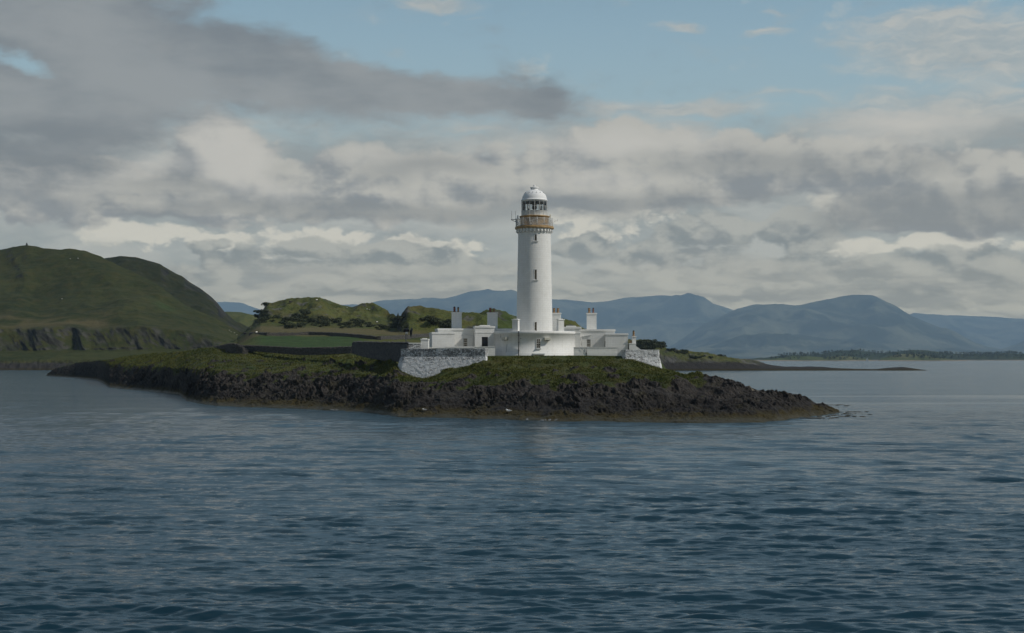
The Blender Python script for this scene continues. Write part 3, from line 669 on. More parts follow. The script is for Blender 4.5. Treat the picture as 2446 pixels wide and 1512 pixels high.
def build_fields():
    sky = [(470, 850), (540, 832), (565, 819), (590, 798), (603, 784), (613, 772), (622, 752), (632, 737), (640, 726), (660, 722), (682, 715), (700, 719), (720, 722), (733, 717), (748, 713), (765, 715), (782, 720), (805, 725), (832, 733), (850, 730), (872, 728), (892, 733), (905, 739), (925, 750), (948, 758), (958, 757),
           (975, 752), (1000, 748), (1030, 747), (1060, 745), (1090, 750), (1130, 752), (1160, 750), (1190, 753), (1230, 757), (1300, 766), (1345, 768), (1365, 774), (1400, 790), (1440, 812), (1480, 840)]
    us = [a for a, _ in sky]
    cols = []
    for u in us:
        s = np.interp(u, [a for a, _ in sky], [b for _, b in sky])
        far = np.interp(u, [400, 560, 612, 622, 940, 962, 1480], [1050, 1050, 1000, 930, 900, 700, 680])
        f1 = np.interp(u, [470, 540, 565, 860, 1000, 1480], [856, 838, 830, 833, 836, 846])
        f2 = np.interp(u, [470, 540, 565, 600, 620, 860, 1000, 1400, 1480], [855, 836, 827, 806, 799, 800, 806, 826, 848])
        f3 = np.interp(u, [470, 540, 565, 600, 620, 860, 940, 1000, 1400, 1480], [854, 834, 823, 790, 779, 784, 790, 795, 815, 850])
        f4 = s + (f3 - s) * 0.55; f5 = s + (f3 - s) * 0.18
        cols.append((u, [(336, 7.5), kp(f1, 352), kp(f2, 520), kp(f3, min(720, far - 90)), kp(f4, far - 62), kp(f5, far - 28), kp(s, far), (far + 60, (CAM_H + (HV - s) / FV * far) * 0.72), (far + 260, -2)]))
    def disp(X, Y, Z, T, U):
        k = sstep(T, 2.7, 3.4) * (1 - 0.75 * np.exp(-((T - 6) / 0.35) ** 2))
        knoll = fbm2(X / 32.0, Y / 32.0, 4, 250) * 4.2 + ridged2(X / 12.0, Y / 14.0, 3, 254) * 0.9
        edge = ridged2(X / 14.0, Y / 30.0, 3, 257) * 0.5 * np.exp(-((T - 6) / 0.4) ** 2)
        flat = fbm2(X / 40.0, Y / 40.0, 3, 260) * 0.5 + fbm2(X / 5.0, Y / 5.0, 3, 261) * 0.18
        Zn = Z + knoll * k + flat * sstep(T, 1.0, 1.6) + edge
        wob = fbm2(X / 50.0, Y / 40.0, 3, 270) * 0.12
        green = sstep(U, 575, 640) * (1 - sstep(U, 840, 905)) * sstep(T + wob, 0.8, 1.0) * (1 - sstep(T + wob, 1.85, 1.95))
        green = np.maximum(green, 0.6 * np.exp(-((U - 1210) / 60) ** 2) * (T > 3) * (T < 5.6))
        straw = sstep(T + wob, 1.95, 2.05) * (1 - sstep(T + wob, 2.75, 3.1)) * sstep(U, 520, 600) * 0.9
        straw = np.maximum(straw, sstep(fbm2(X / 60, Y / 60, 4, 277), 0.05, 0.6) * 0.45 * (T > 3))
        z = np.zeros_like(X)
        rock = sstep(fbm2(X / 12.0, Y / 12.0, 4, 280), 0.42, 0.62) * (T > 3.2) * 0.8
        return X, Y, Zn, {'rock': rock, 'green': green, 'straw': straw, 'shore': z}
    return terrain('field', (470, 1480), cols, [4, 50, 50, 34, 40, 34, 12, 6], M_FIELD, disp, ustep=1.5, smooth_u=3)
def build_spit():
    sky = [(1340, 830), (1440, 818), (1500, 814), (1525, 812), (1540, 808.5), (1552, 810), (1565, 817), (1580, 826), (1592, 832), (1620, 838), (1645, 842), (1668, 845), (1700, 846), (1722, 850), (1745, 853), (1770, 857), (1790, 861), (1808, 865), (1830, 870), (1850, 873), (1880, 876), (1915, 876.5), (1960, 877), (2000, 879.5), (2050, 881.5), (2090, 882), (2110, 880), (2135, 878), (2158, 877.5), (2178, 880), (2200, 883), (2213, 884.8), (2222, 886.5), (2240, 888)]
    cols = []
    for u, s in sky:
        wl = Dw(885.2)
        if s > 885: cols.append((u, [(wl - 12, -2), (wl, -1), (wl + 8, -1.2), (wl + 20, -1.5), (wl + 40, -2), (wl + 60, -2.5)])); continue
        rk = max(s + 0.4 * (885 - s), min(872, 885 - 0.6 * (885 - s)))
        cols.append((u, [(wl - 8, -2), (wl, 0), kp(rk, wl + 10), kp(s + (rk - s) * 0.35, wl + 30), kp(s, wl + 52), (wl + 110, -2)]))
    def disp(X, Y, Z, T, U):
        am = np.clip(Z / 8.0, 0.12, 1)
        Zn = Z + (fbm2(X / 18.0, Y / 18.0, 4, 350) * 1.6 * sstep(T, 1.6, 2.4) + ridged2(X / 5.0, Y / 5.0, 4, 355) * 0.55 * sstep(T, 0.8, 1.4)) * am
        z = np.zeros_like(X)
        rock = np.maximum(1 - sstep(T, 1.8, 2.2), sstep(U, 1745, 1800)); rock = np.maximum(rock, sstep(fbm2(X / 9.0, Y / 9.0, 4, 358), 0.25, 0.5))
        return X, Y, Zn, {'rock': rock, 'green': z, 'straw': z + 0.15, 'shore': np.maximum((T < 2.1) * 1.0, sstep(U, 1790, 1830))}
    return terrain('headland', (1340, 2240), cols, [3, 14, 16, 16, 8], M_FIELD, disp, ustep=1.2, smooth_u=2)
def ridge(name, sky, D, depth, back, mat, amp, sc, seed, ustep=4, rows=(46, 30, 8), foot=-3, conc=0.42):
    cols = []
    for u, s in sky:
        zt = CAM_H + (HV - s) / FV * D
        zm = zt * conc
        cols.append((u, [(D - depth, foot), (D - depth * 0.42, zm), (D, zt), (D + back, foot)]))
    def disp(X, Y, Z, T, U):
        h = np.clip(Z / max(1.0, Z.max()), 0, 1)
        k = (1 - 0.93 * np.exp(-((T - 2) / 0.5) ** 2)) * sstep(T, 0.0, 0.5) * (0.25 + h) * 0.95
        Zn = Z + (ridged2(X / sc, Y / (sc * 1.6), 5, seed) - 0.3) * amp * k + fbm2(X / (sc * .4), Y / (sc * .4), 3, seed + 7) * amp * 0.10 * sstep(T, 0.1, 0.6)
        return X, Y, Zn, {}
    return terrain(name, (sky[0][0], sky[-1][0]), cols, rows, mat, disp, ustep=ustep, smooth_u=ustep * 2)
ridge('hill', [(470, 770), (505, 748), (540, 741), (575, 743), (600, 748), (640, 752), (720, 760)], 2050, 520, 300, M_FIELD, 9, 120, 590, 2, (30, 24, 8), conc=0.62)
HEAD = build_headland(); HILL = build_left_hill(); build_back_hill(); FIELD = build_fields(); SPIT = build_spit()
ISLE = ridge('isle', [(1806, 863), (1822, 859), (1850, 856), (1880, 852), (1905, 849), (1935, 851), (1965, 853), (2000, 850), (2030, 851), (2055, 855), (2080, 859), (2094, 863)], 4560, 150, 90, M_ISLE, 5, 60, 400, 1.5, (20, 14, 6), conc=0.5)
ISLE2 = ridge('isle', [(2096, 863), (2104, 856), (2120, 851), (2145, 846), (2180, 844), (2210, 847), (2235, 853), (2265, 857), (2295, 861), (2310, 863)], 4500, 150, 90, M_ISLE, 5, 60, 420, 1.5, (20, 14, 6), conc=0.5)
SHORE = ridge('far_shore', [(1740, 862), (1800, 858), (1850, 852), (1890, 846), (1930, 848), (1960, 845), (2000, 836), (2045, 835), (2070, 840), (2100, 845), (2130, 840), (2180, 836), (2230, 838), (2260, 843), (2300, 846), (2350, 845), (2400, 843), (2446, 846), (2560, 842), (2800, 846)], 6100, 700, 300, M_SHORE, 16, 160, 440, 2.5, (24, 16, 6))
ridge('hill', [(1560, 858), (1640, 838), (1700, 822), (1760, 806), (1790, 798), (1830, 790), (1850, 796), (1900, 798), (1960, 806), (2040, 812), (2120, 822), (2250, 832), (2400, 842)], 18653, 2397, 1064, M_FAR, 126, 1118, 460)
ridge('mountain', [(1540, 850), (1600, 828), (1650, 795), (1700, 765), (1761, 740), (1818, 731), (1862, 726), (1908, 727), (1962, 715), (2005, 706), (2034, 703), (2085, 706), (2106, 717), (2142, 731), (2178, 751), (2232, 774), (2268, 789), (2304, 810), (2332, 828), (2358, 839), (2400, 850)], 22919, 4529, 3996, M_FAR, 319, 2931, 480)
ridge('mountain', [(560, 790), (700, 760), (800, 738), (860, 726), (900, 716), (945, 711), (1000, 712), (1060, 713), (1100, 702), (1130, 693), (1160, 690), (1190, 694), (1230, 700), (1290, 708), (1330, 713), (1372, 718), (1410, 719), (1440, 716), (1500, 710), (1560, 707), (1610, 705), (1660, 708), (1700, 719), (1750, 738), (1800, 758), (1860, 800)], 28780, 6396, 4795, M_FAR, 404, 3463, 500)
ridge('mountain', [(2100, 770), (2180, 750), (2240, 749), (2330, 752), (2400, 754), (2446, 756), (2600, 750), (2900, 740)], 34643, 6396, 3996, M_FAR, 341, 3996, 520)
ridge('mountain', [(2340, 845), (2380, 838), (2410, 828), (2446, 812), (2520, 780), (2700, 740), (2900, 735)], 23985, 3729, 3996, M_FAR, 254, 2397, 540)
ridge('mountain', [(-900, 700), (-300, 705), (100, 712), (380, 720), (470, 716), (530, 718), (580, 721), (640, 742), (720, 760)], 33577, 6396, 3996, M_FAR, 298, 3198, 560)

# sea
def build_sea():
    """one polar sheet out to the horizon: fine mesh in front, coarse all round"""
    HALF, NI, n_out = R(33), 1560, 120
    th = np.concatenate([np.linspace(-HALF, HALF, NI), np.linspace(HALF, 2 * np.pi - HALF, n_out)[1:-1]])
    k = CAM_H * 1407.0
    D = k / np.arange(k / 34.0, k / 1200.0, -0.36)
    D = np.concatenate([[1, 6, 12, 18, 24, 29], D, np.geomspace(1220, 39500, 74)])
    T, DD = np.meshgrid(th, D); X = DD * np.sin(T); Y = DD * np.cos(T)
    edge = 1 - sstep(np.abs(np.linspace(-1, 1, NI)), 0.96, 1.0)
    ins = np.concatenate([edge, np.zeros(n_out - 2)])[None, :] * (DD < 1300) * sstep(DD, 30, 36)
    step = np.gradient(D)[:, None] * np.ones_like(T); lat = DD * 2 * HALF / NI
    w = fbm2(X / 90.0, Y / 45.0, 3, 5); right = sstep(X, 8, 70)
    calm = sstep(w, 0.0, 0.6) * 0.12
    lee = sstep(Y, 196, 212) * (1 - sstep(Y, 300, 420)) * right
    calm = np.maximum(calm, lee * sstep(fbm2(X / 160.0, Y / 22.0, 3, 9), -0.20, 0.35) * 0.92)
    calm *= 1 - 0.8 * sstep(Y, 90, 150) * (1 - sstep(Y, 195, 206))
    calm = np.maximum(calm, sstep(Y, 420, 900) * 0.12 * (0.5 + sstep(fbm2(X / 900, Y / 120, 2, 29), -.3, .3)))
    Z = np.zeros_like(X); r2 = np.random.default_rng(5)
    for i in range(130):
        lam = 0.32 * (6.5 / 0.32) ** (r2.random() ** 1.25)
        ang = r2.normal(0, 0.21) + 0.04
        kx, ky = math.sin(ang) * 2 * math.pi / lam, math.cos(ang) * 2 * math.pi / lam
        amp = 0.0066 * lam ** 0.80 * (0.6 + 0.8 * r2.random()) * (1.0 - 0.5 * sstep(np.float64(lam), 2.2, 5.0))
        fade = sstep(lam / np.maximum(step, lat), 1.6, 3.2)
        ph = kx * X + ky * Y + r2.random() * 6.28
        Z += amp * fade * (np.sin(ph) + 0.22 * np.cos(2 * ph + 3.14))
    Z *= (0.75 + 0.45 * sstep(fbm2(X / 26.0, Y / 16.0, 3, 21), -0.5, 0.7)) * (1 - 0.8 * calm) * ins
    Z *= 1 + 0.5 * sstep(X, 30, 60) * sstep(Y, 120, 150) * (1 - sstep(Y, 175, 200))
    rip = (0.52 + 1.05 * sstep(Y, 80, 190)) * (1 - calm) + 0.06 * calm
    rip *= 0.8 + 0.4 * sstep(fbm2(X / 40.0, Y / 16.0, 3, 39), -0.5, 0.5)
    return tag(grid_mesh('sea', X, Y, Z, M_SEA, {'ripple': rip}, wrap=True), kind='structure')
build_sea()
# ================================================================== lighthouse
# layout in photograph units (2716 wide): sx(px, D), sz(py, D) give metres
FS = 3731.0
def sx(px, D): return (px - 1358) * D / FS
def sz(py, D): return CAM_H + (951 - py) * D / FS
TD = 231.0                              # distance of the tower axis
TX = sx(1417.5, TD); TZ = sz(942, TD) - 0.15
SW = TD / FS                            # metres per unit at the tower
def tz(py): return sz(py, TD) - TZ      # local height on the tower
light = empty('lighthouse', (TX, TD, TZ), 0, 'tall white round lighthouse tower with ochre gallery and domed lantern on a round base', 'lighthouse')
# base drum
RB = 106.5 * SW
base = MB().lathe([(RB, -1.5), (RB + 0.10, -1.5), (RB + 0.10, tz(935.7)), (RB, tz(935.2)), (RB, tz(887.2)), (RB + 0.05, tz(886.9)), (RB + 0.075, tz(885.6)), (RB + 0.075, tz(880.2)), (RB + 0.03, tz(879.6)), (RB - 0.45, tz(879.6)), (RB - 0.45, tz(884)), (2.0, tz(884.4))], 96).build('base_drum', M_TOWER, light)
# shaft
r0, r1 = 48.3 * SW, 43.2 * SW
prof = []
for k in range(33):
    t = k / 32; z = tz(886) + (tz(620.7) - tz(886)) * t
    prof.append((r0 + (r1 - r0) * (t ** 0.92), z))
shaft = MB().lathe(prof, 96).build('shaft', M_TOWER, light)
def rad_at(z): 
    t = (z - tz(886)) / (tz(620.7) - tz(886)); return r0 + (r1 - r0) * max(0, min(1, t)) ** 0.92
# slit windows up the shaft (recess frame, pane, sill)
for (ya, yb) in ((625.5, 642), (718, 744), (855.5, 878)):
    za, zb = tz(yb), tz(ya); r = rad_at((za + zb) / 2); x0 = (1420.0 - 1417.5) * SW; w = 0.16
    fr = MB(); fr.box(x0 - w - .09, x0 - w, -r - .03, -r + .3, za - .06, zb + .08); fr.box(x0 + w, x0 + w + .09, -r - .03, -r + .3, za - .06, zb + .08); fr.box(x0 - w - .09, x0 + w + .09, -r - .032, -r + .3, zb, zb + .10)
    f = fr.build('slit_window', M_TOWER, light)
    MB().box(x0 - w, x0 + w, -r - .012, -r + .2, za, zb).build('pane', M_PANE, f)
    MB().box(x0 - w - .28, x0 + w + .28, -r - .12, -r + .2, za - .17, za - .05, bevel=.02).build('sill', M_WMETAL, f)
# gallery: cavetto under the deck, corbels, deck, rail
zc0, zc1 = tz(620.7), tz(608.2)
cav = [(r1, zc0 - .05), (r1 + .05, zc0), (r1 + .05, zc0 + .12)]
for k in range(7):
    t = k / 6; cav.append((r1 + .03 + (49.0 * SW - r1) * (1 - math.cos(t * math.pi / 2)) * 0.80, zc0 + .12 + (zc1 - zc0 - .12) * math.sin(t * math.pi / 2)))
gal = MB().lathe(cav, 72).build('gallery', M_TOWER, light)
rc = 50.6 * SW
NC = 30
def corbel_mb():
    m = MB()
    m.prism([(r1 - .1, zc0 + .10), (r1 + .14, zc0 + .10), (r1 + .20, zc0 + .22), (r1 + .34, zc0 + .26), (r1 + .36, zc0 + .44), (rc - .16, zc0 + .50), (rc - .10, zc1 - .02), (r1 - .1, zc1 - .02)], -.145, .145); return m
cb = corbel_mb().build('corbel', M_TOWER, gal)
for k in range(NC):
    c = cb if k == 0 else link(cb.copy(), gal)
    c.rotation_euler = (0, 0, 2 * math.pi * (k + .5) / NC)
deck = MB().lathe([(r1, zc1 - .01), (rc + .02, zc1), (rc + .06, zc1 + .08), (rc + .06, tz(603.2)), (rc, tz(601.9)), (30 * SW, tz(601.7))], 72).build('gallery_deck', M_OCHRE, gal)
zd = tz(601.7); zr = tz(581.5)
rr = 49.6 * SW
rail = MB().lathe([(rr - .03, zr - .05), (rr + .03, zr - .05), (rr + .03, zr), (rr - .03, zr), (rr - .03, zr - .05)], 64).lathe([(rr - .02, zd + .10), (rr + .02, zd + .10), (rr + .02, zd + .15), (rr - .02, zd + .15), (rr - .02, zd + .10)], 64).build('railing', M_WMETAL, gal)
NP = 16
for k in range(NP):
    a = 2 * math.pi * (k + .32) / NP; p = (rr * math.cos(a), rr * math.sin(a))
    MB().tube((*p, zd), (*p, zr + .05), .045, .035, 8).ball((*p, zr + .07), .055, u=8, v=6).build('post', M_WMETAL, rail)
    a2 = 2 * math.pi * (k + 1.32) / NP; lt = MB(); nl = 6
    for q in range(-nl, nl):
        for s_ in (1, -1):
            t0, t1 = q / nl, (q + 3.0) / nl
            if s_ < 0: t0, t1 = t1, t0
            # clip to the bay
            z0_, z1_ = zd + .15, zr - .04
            pts = []
            for t_, zz in ((t0, z0_), (t1, z1_)): pts.append([t_, zz])
            (ta, za), (tb, zb) = pts
            def clipb(ta, za, tb, zb, lim, low):
                if (ta < lim) == low and ta != tb: f_ = (lim - ta) / (tb - ta); return lim, za + (zb - za) * f_
                return ta, za
            if max(ta, tb) <= 0 or min(ta, tb) >= 1: continue
            if ta < 0: ta, za = clipb(ta, za, tb, zb, 0, True)
            if tb < 0: tb, zb = clipb(tb, zb, ta, za, 0, True)
            if ta > 1: ta, za = clipb(ta, za, tb, zb, 1, False)
            if tb > 1: tb, zb = clipb(tb, zb, ta, za, 1, False)
            fa = a + (a2 - a) * ta; fb = a + (a2 - a) * tb
            lt.tube((rr * math.cos(fa), rr * math.sin(fa), za), (rr * math.cos(fb), rr * math.sin(fb), zb), .016, .016, 4)
    lt.build('lattice_panel', M_WMETAL, rail)
# lantern room
ro = 37.8 * SW
room = MB().lathe([(ro, zd - .02), (ro, tz(578)), (ro + .08, tz(577)), (ro + .14, tz(575.6)), (ro + .14, tz(573.9)), (ro, tz(573.3)), (30 * SW, tz(573.2))], 72).build('parapet_wall', M_OCHRE, light)
rl = 34.0 * SW; N16 = 16
mur = MB().lathe([(rl, tz(573.4)), (rl, tz(560.4)), (rl + .03, tz(560)), (rl - .12, tz(560)), (rl - .12, tz(573.3))], N16).build('lantern', M_WMETAL, light)
def ring_pt(k, r, z): a = 2 * math.pi * k / N16; return (r * math.cos(a), r * math.sin(a), z)
gz0, gz1 = tz(560), tz(536)
gl = MB().lathe([(rl - .06, gz0), (rl - .06, gz1)], N16, smooth=False).build('lantern_glazing', M_GLASS, mur)
for k in range(N16):
    MB().tube(ring_pt(k, rl, tz(573.3)), ring_pt(k, rl, gz1), .040, .040, 6).build('glazing_bar', M_WMETAL, mur)
hb = MB()
for k in range(N16):
    for zz in (tz(548.4),): hb.tube(ring_pt(k, rl, zz), ring_pt(k + 1, rl, zz), .026, .026, 5)
hb.build('transom', M_WMETAL, mur)
lz = MB()
lz.lathe([(0, gz0 - .1), (.42, gz0 - .1), (.42, gz0 + .12), (.20, gz0 + .14), (.20, gz0 + .26), (.34, gz0 + .32), (.40, gz0 + .6), (.36, gz0 + .85), (.40, gz0 + 1.0), (.30, gz0 + 1.18), (.34, gz0 + 1.3), (.34, gz1 + .05), (0, gz1 + .05)], 20).build('lamp_pedestal', M_BLACK, mur)
cur = MB()
for k in (2.6, 5.1, 7.2, 10.3, 13.7, 0.9): cur.tube(ring_pt(k, rl - .30, gz0), ring_pt(k, rl - .30, gz1), .07, .07, 6)
cur.lathe([(rl - .03, gz1 - .16), (rl - .03, gz1 + .01)], N16).lathe([(rl - .26, gz1 - .16), (rl - .26, gz1 + .01)], N16)
cur.box(-1.15, -.75, -.8, -.5, gz0, gz0 + .35).box(.95, 1.25, -.9, -.6, gz0, gz0 + .28)
cur.build('inner_frame', M_GREYM, mur)
dome_p = [(rl - .3, tz(536.2)), (rl + .03, tz(536)), (rl + .03, tz(533.4)), (rl + .09, tz(532.6)), (rl + .11, tz(531.2)), (rl - .02, tz(530.6))]
rd = 33.0 * SW; zb_ = tz(530.6); zt_ = tz(503.2)
for k in range(1, 15):
    a = math.radians(90 * k / 15.6); dome_p.append((rd * math.cos(a) ** 0.94, zb_ + (zt_ - zb_) * math.sin(a) / math.sin(math.radians(90 * 14 / 15.6))))
dome = MB().lathe(dome_p, 64).build('dome', M_DOME, light)
rv = 9.4 * SW
MB().lathe([(rv + .10, tz(504.6)), (rv, tz(503)), (rv, tz(500.2)), (rv + .13, tz(499.4)), (rv + .13, tz(497.4)), (rv + .03, tz(496.2)), (.12, tz(495.6)), (.10, tz(494.9)), (0, tz(494.9))], 32).build('ventilator', M_DOME, dome)
MB().ball((0, 0, tz(493.0)), 3.1 * SW, (1, 1, .9), 16, 10).build('finial', M_DOME, dome)
for a_ in (-150, -122, -100, -78, -56, -30, 10, 60, 110, 160):
    a = math.radians(a_); r_ = rd * .80; z_ = zb_ + (zt_ - zb_) * .66
    m = MB(); m.tube((r_ * math.cos(a), r_ * math.sin(a), z_), ((r_ + .12) * math.cos(a), (r_ + .12) * math.sin(a), z_ + .02), .05, .05, 8); m.build('dome_vent', M_GREYM, dome)
# gallery fittings
def px2(px): return (px - 1417.5) * SW
ant = MB(); ant.tube((px2(1381), -.2, tz(582.5)), (px2(1355.5), -.2, tz(582.5)), .055).tube((px2(1357), -.2, tz(584)), (px2(1368), -.2, tz(588.8)), .04).tube((px2(1357), -.2, tz(585)), (px2(1357), -.2, tz(560)), .022).tube((px2(1367.3), -.2, tz(589)), (px2(1367.3), -.2, tz(560)), .022)
ant.build('aerial_bracket', M_GREYM, gal)
ant = MB(); ant.tube((px2(1468), .3, tz(589)), (px2(1479), .3, tz(584)), .035).tube((px2(1479), .3, tz(586)), (px2(1479.3), .3, tz(579)), .03).tube((px2(1468), .3, tz(583)), (px2(1479), .3, tz(583.5)), .02)
ant.build('aerial_bracket', M_WMETAL, gal)
MB().lathe([(0, tz(583)), (.15, tz(583)), (.15, tz(580)), (.13, tz(579.5)), (.13, tz(574)), (.10, tz(572)), (0, tz(571.8))], 14, px2(1373.2), -.4).build('fog_detector', M_WMETAL, gal)
MB().lathe([(0, tz(580.5)), (.16, tz(580.5)), (.16, tz(578.5)), (.12, tz(578.2)), (.13, tz(570.5)), (.08, tz(569.4)), (0, tz(569.2))], 14, px2(1459.8), -.3).tube((px2(1455), -.3, tz(582)), (px2(1461), -.3, tz(579.8)), .05).build('standby_lamp', M_BEIGE, gal)
# drum: chimney stubs, window, boxes, pipes
def radial(px): x = px2(px); return math.asin(max(-1, min(1, x / RB)))
for (pxc, ytop, wd, rz) in ((1368, 849, 1.00, R(-24)), (1484, 848.5, 1.00, R(24))):
    m = MB(); h0, h1 = tz(884), tz(ytop + 2.6)
    m.box(-wd / 2, wd / 2, -.33, .33, h0, h1)
    m2 = MB(); m2.box(-wd / 2 - .09, wd / 2 + .09, -.42, .42, h1, tz(ytop) - .02, bevel=.03); m2.box(-wd / 2 + .1, wd / 2 - .1, -.25, .25, tz(ytop) - .02, tz(ytop) + .06, taper=.05)
    cx_ = px2(pxc); cy_ = -math.sqrt((RB - .75) ** 2 - cx_ ** 2)
    c = m.build('chimney', M_WHITE, base); c.location = (cx_, cy_, 0); c.rotation_euler = (0, 0, rz)
    d = m2.build('chimney_cap', M_WHITE, base); d.location = (cx_, cy_, 0); d.rotation_euler = (0, 0, rz)
def on_drum(o, px, out=0.0):
    a = radial(px); o.location = ((RB + out) * math.sin(a), -(RB + out) * math.cos(a), 0); o.rotation_euler = (0, 0, a)
def sash(parent, z0, z1, w, nx, ny, recess=0.0):
    """window frame with bars (child) , pane, sill; local origin on the wall face, wall faces -Y"""
    f = MB(); t = .055
    f.box(-w / 2 - .02, -w / 2 + t, -.05 + recess, .04 + recess, z0, z1); f.box(w / 2 - t, w / 2 + .02, -.05 + recess, .04 + recess, z0, z1)
    f.box(-w / 2 + t, w / 2 - t, -.048 + recess, .04 + recess, z0, z0 + t); f.box(-w / 2 + t, w / 2 - t, -.048 + recess, .04 + recess, z1 - t, z1)
    for i in range(1, nx): x = -w / 2 + w * i / nx; f.box(x - .018, x + .018, -.044 + recess, .03 + recess, z0 + t, z1 - t)
    for j in range(1, ny): z = z0 + (z1 - z0) * j / ny; hh_ = .035 if j * 2 == ny else .018; f.box(-w / 2 + t, w / 2 - t, -.046 + recess, .03 + recess, z - hh_, z + hh_)
    fo = f.build('window', M_WMETAL, parent)
    p = MB().box(-w / 2, w / 2, -.012 + recess, .02 + recess, z0, z1).build('pane', M_PANE, fo)
    s = MB().box(-w / 2 - .12, w / 2 + .12, -.12, .02, z0 - .12, z0 - .005, bevel=.015).build('sill', M_WMETAL, fo)
    return fo
wnd = sash(base, tz(924.5), tz(900), 10.6 * SW, 2, 4); on_drum(wnd, 1426, .012)
for (pa, za, zb, w, l) in ((1447.5, 896.8, 903.2, 1.0, None), (1342.5, 895.5, 902.5, .95, None)):
    m = MB().box(-w / 2, w / 2, -.55, .05, tz(zb), tz(za), bevel=.02); o = m.build('vent_box', M_BEIGE, base); on_drum(o, pa)
    k = MB().box(-w / 2 + .06, w / 2 - .06, -.50, -.05, tz(zb) - .07, tz(zb) + .01).build('louvre', M_GREYM, base); on_drum(k, pa)
pp = MB().tube((0, -.09, -1.0), (0, -.09, tz(880.5)), .065, .065, 10); 
for zz in (tz(930), tz(910), tz(892)): pp.box(-.10, .10, -.17, 0, zz, zz + .07)
o = pp.build('drainpipe', M_BLACK, base); on_drum(o, 1375.8, .02)
o = MB().tube((0, -.03, tz(897)), (0, -.03, tz(879)), .025).build('conduit', M_GREYM, base); on_drum(o, 1329)
o = MB().tube((.12, -.03, tz(912)), (-.15, -.05, tz(941)), .022).build('cable', M_GREYM, base); on_drum(o, 1344)
o = MB().ball((0, -.04, tz(899)), .09, u=8, v=6).build('wall_light', M_GREYM, base); on_drum(o, 1381)
st = MB().box(-.95, .95, -.62, .1, tz(941.0), tz(937.6), bevel=.03).build('doorstep', M_WMETAL, base); on_drum(st, 1426.5)

# ================================================================== keepers' houses
def wall_holes(m, x0, x1, z0, z1, holes, y, depth):
    """front wall face at y with real openings (x0,x1,z0,z1) cut depth deep"""
    xs = sorted({x0, x1, *[h[0] for h in holes], *[h[1] for h in holes]}); zs = sorted({z0, z1, *[h[2] for h in holes], *[h[3] for h in holes]})
    for xa, xb in zip(xs, xs[1:]):
        for za, zb in zip(zs, zs[1:]):
            if any(h[0] - 1e-6 <= xa and xb <= h[1] + 1e-6 and h[2] - 1e-6 <= za and zb <= h[3] + 1e-6 for h in holes): continue
            v = [m.bm.verts.new(p) for p in ((xa, y, za), (xb, y, za), (xb, y, zb), (xa, y, zb))]; m.bm.faces.new(v)
    for (a, b, c, d) in holes:
        for q in (((a, y, c), (a, y + depth, c), (a, y + depth, d), (a, y, d)), ((b, y, c), (b, y, d), (b, y + depth, d), (b, y + depth, c)), ((a, y, d), (a, y + depth, d), (b, y + depth, d), (b, y, d)), ((a, y, c), (b, y, c), (b, y + depth, c), (a, y + depth, c)), ((a, y + depth, c), (b, y + depth, c), (b, y + depth, d), (a, y + depth, d))):
            m.bm.faces.new([m.bm.verts.new(p) for p in q])
    bmesh.ops.remove_doubles(m.bm, verts=m.bm.verts[:], dist=1e-4)
def block(m, x0, x1, y0, y1, z0, z1, holes=()):
    wall_holes(m, x0, x1, z0, z1, list(holes), y0, .18)
    for q in (((x1, y0, z0), (x1, y1, z0), (x1, y1, z1), (x1, y0, z1)), ((x1, y1, z0), (x0, y1, z0), (x0, y1, z1), (x1, y1, z1)), ((x0, y1, z0), (x0, y0, z0), (x0, y0, z1), (x0, y1, z1)), ((x0, y0, z1), (x1, y0, z1), (x1, y1, z1), (x0, y1, z1))):
        m.bm.faces.new([m.bm.verts.new(p) for p in q])
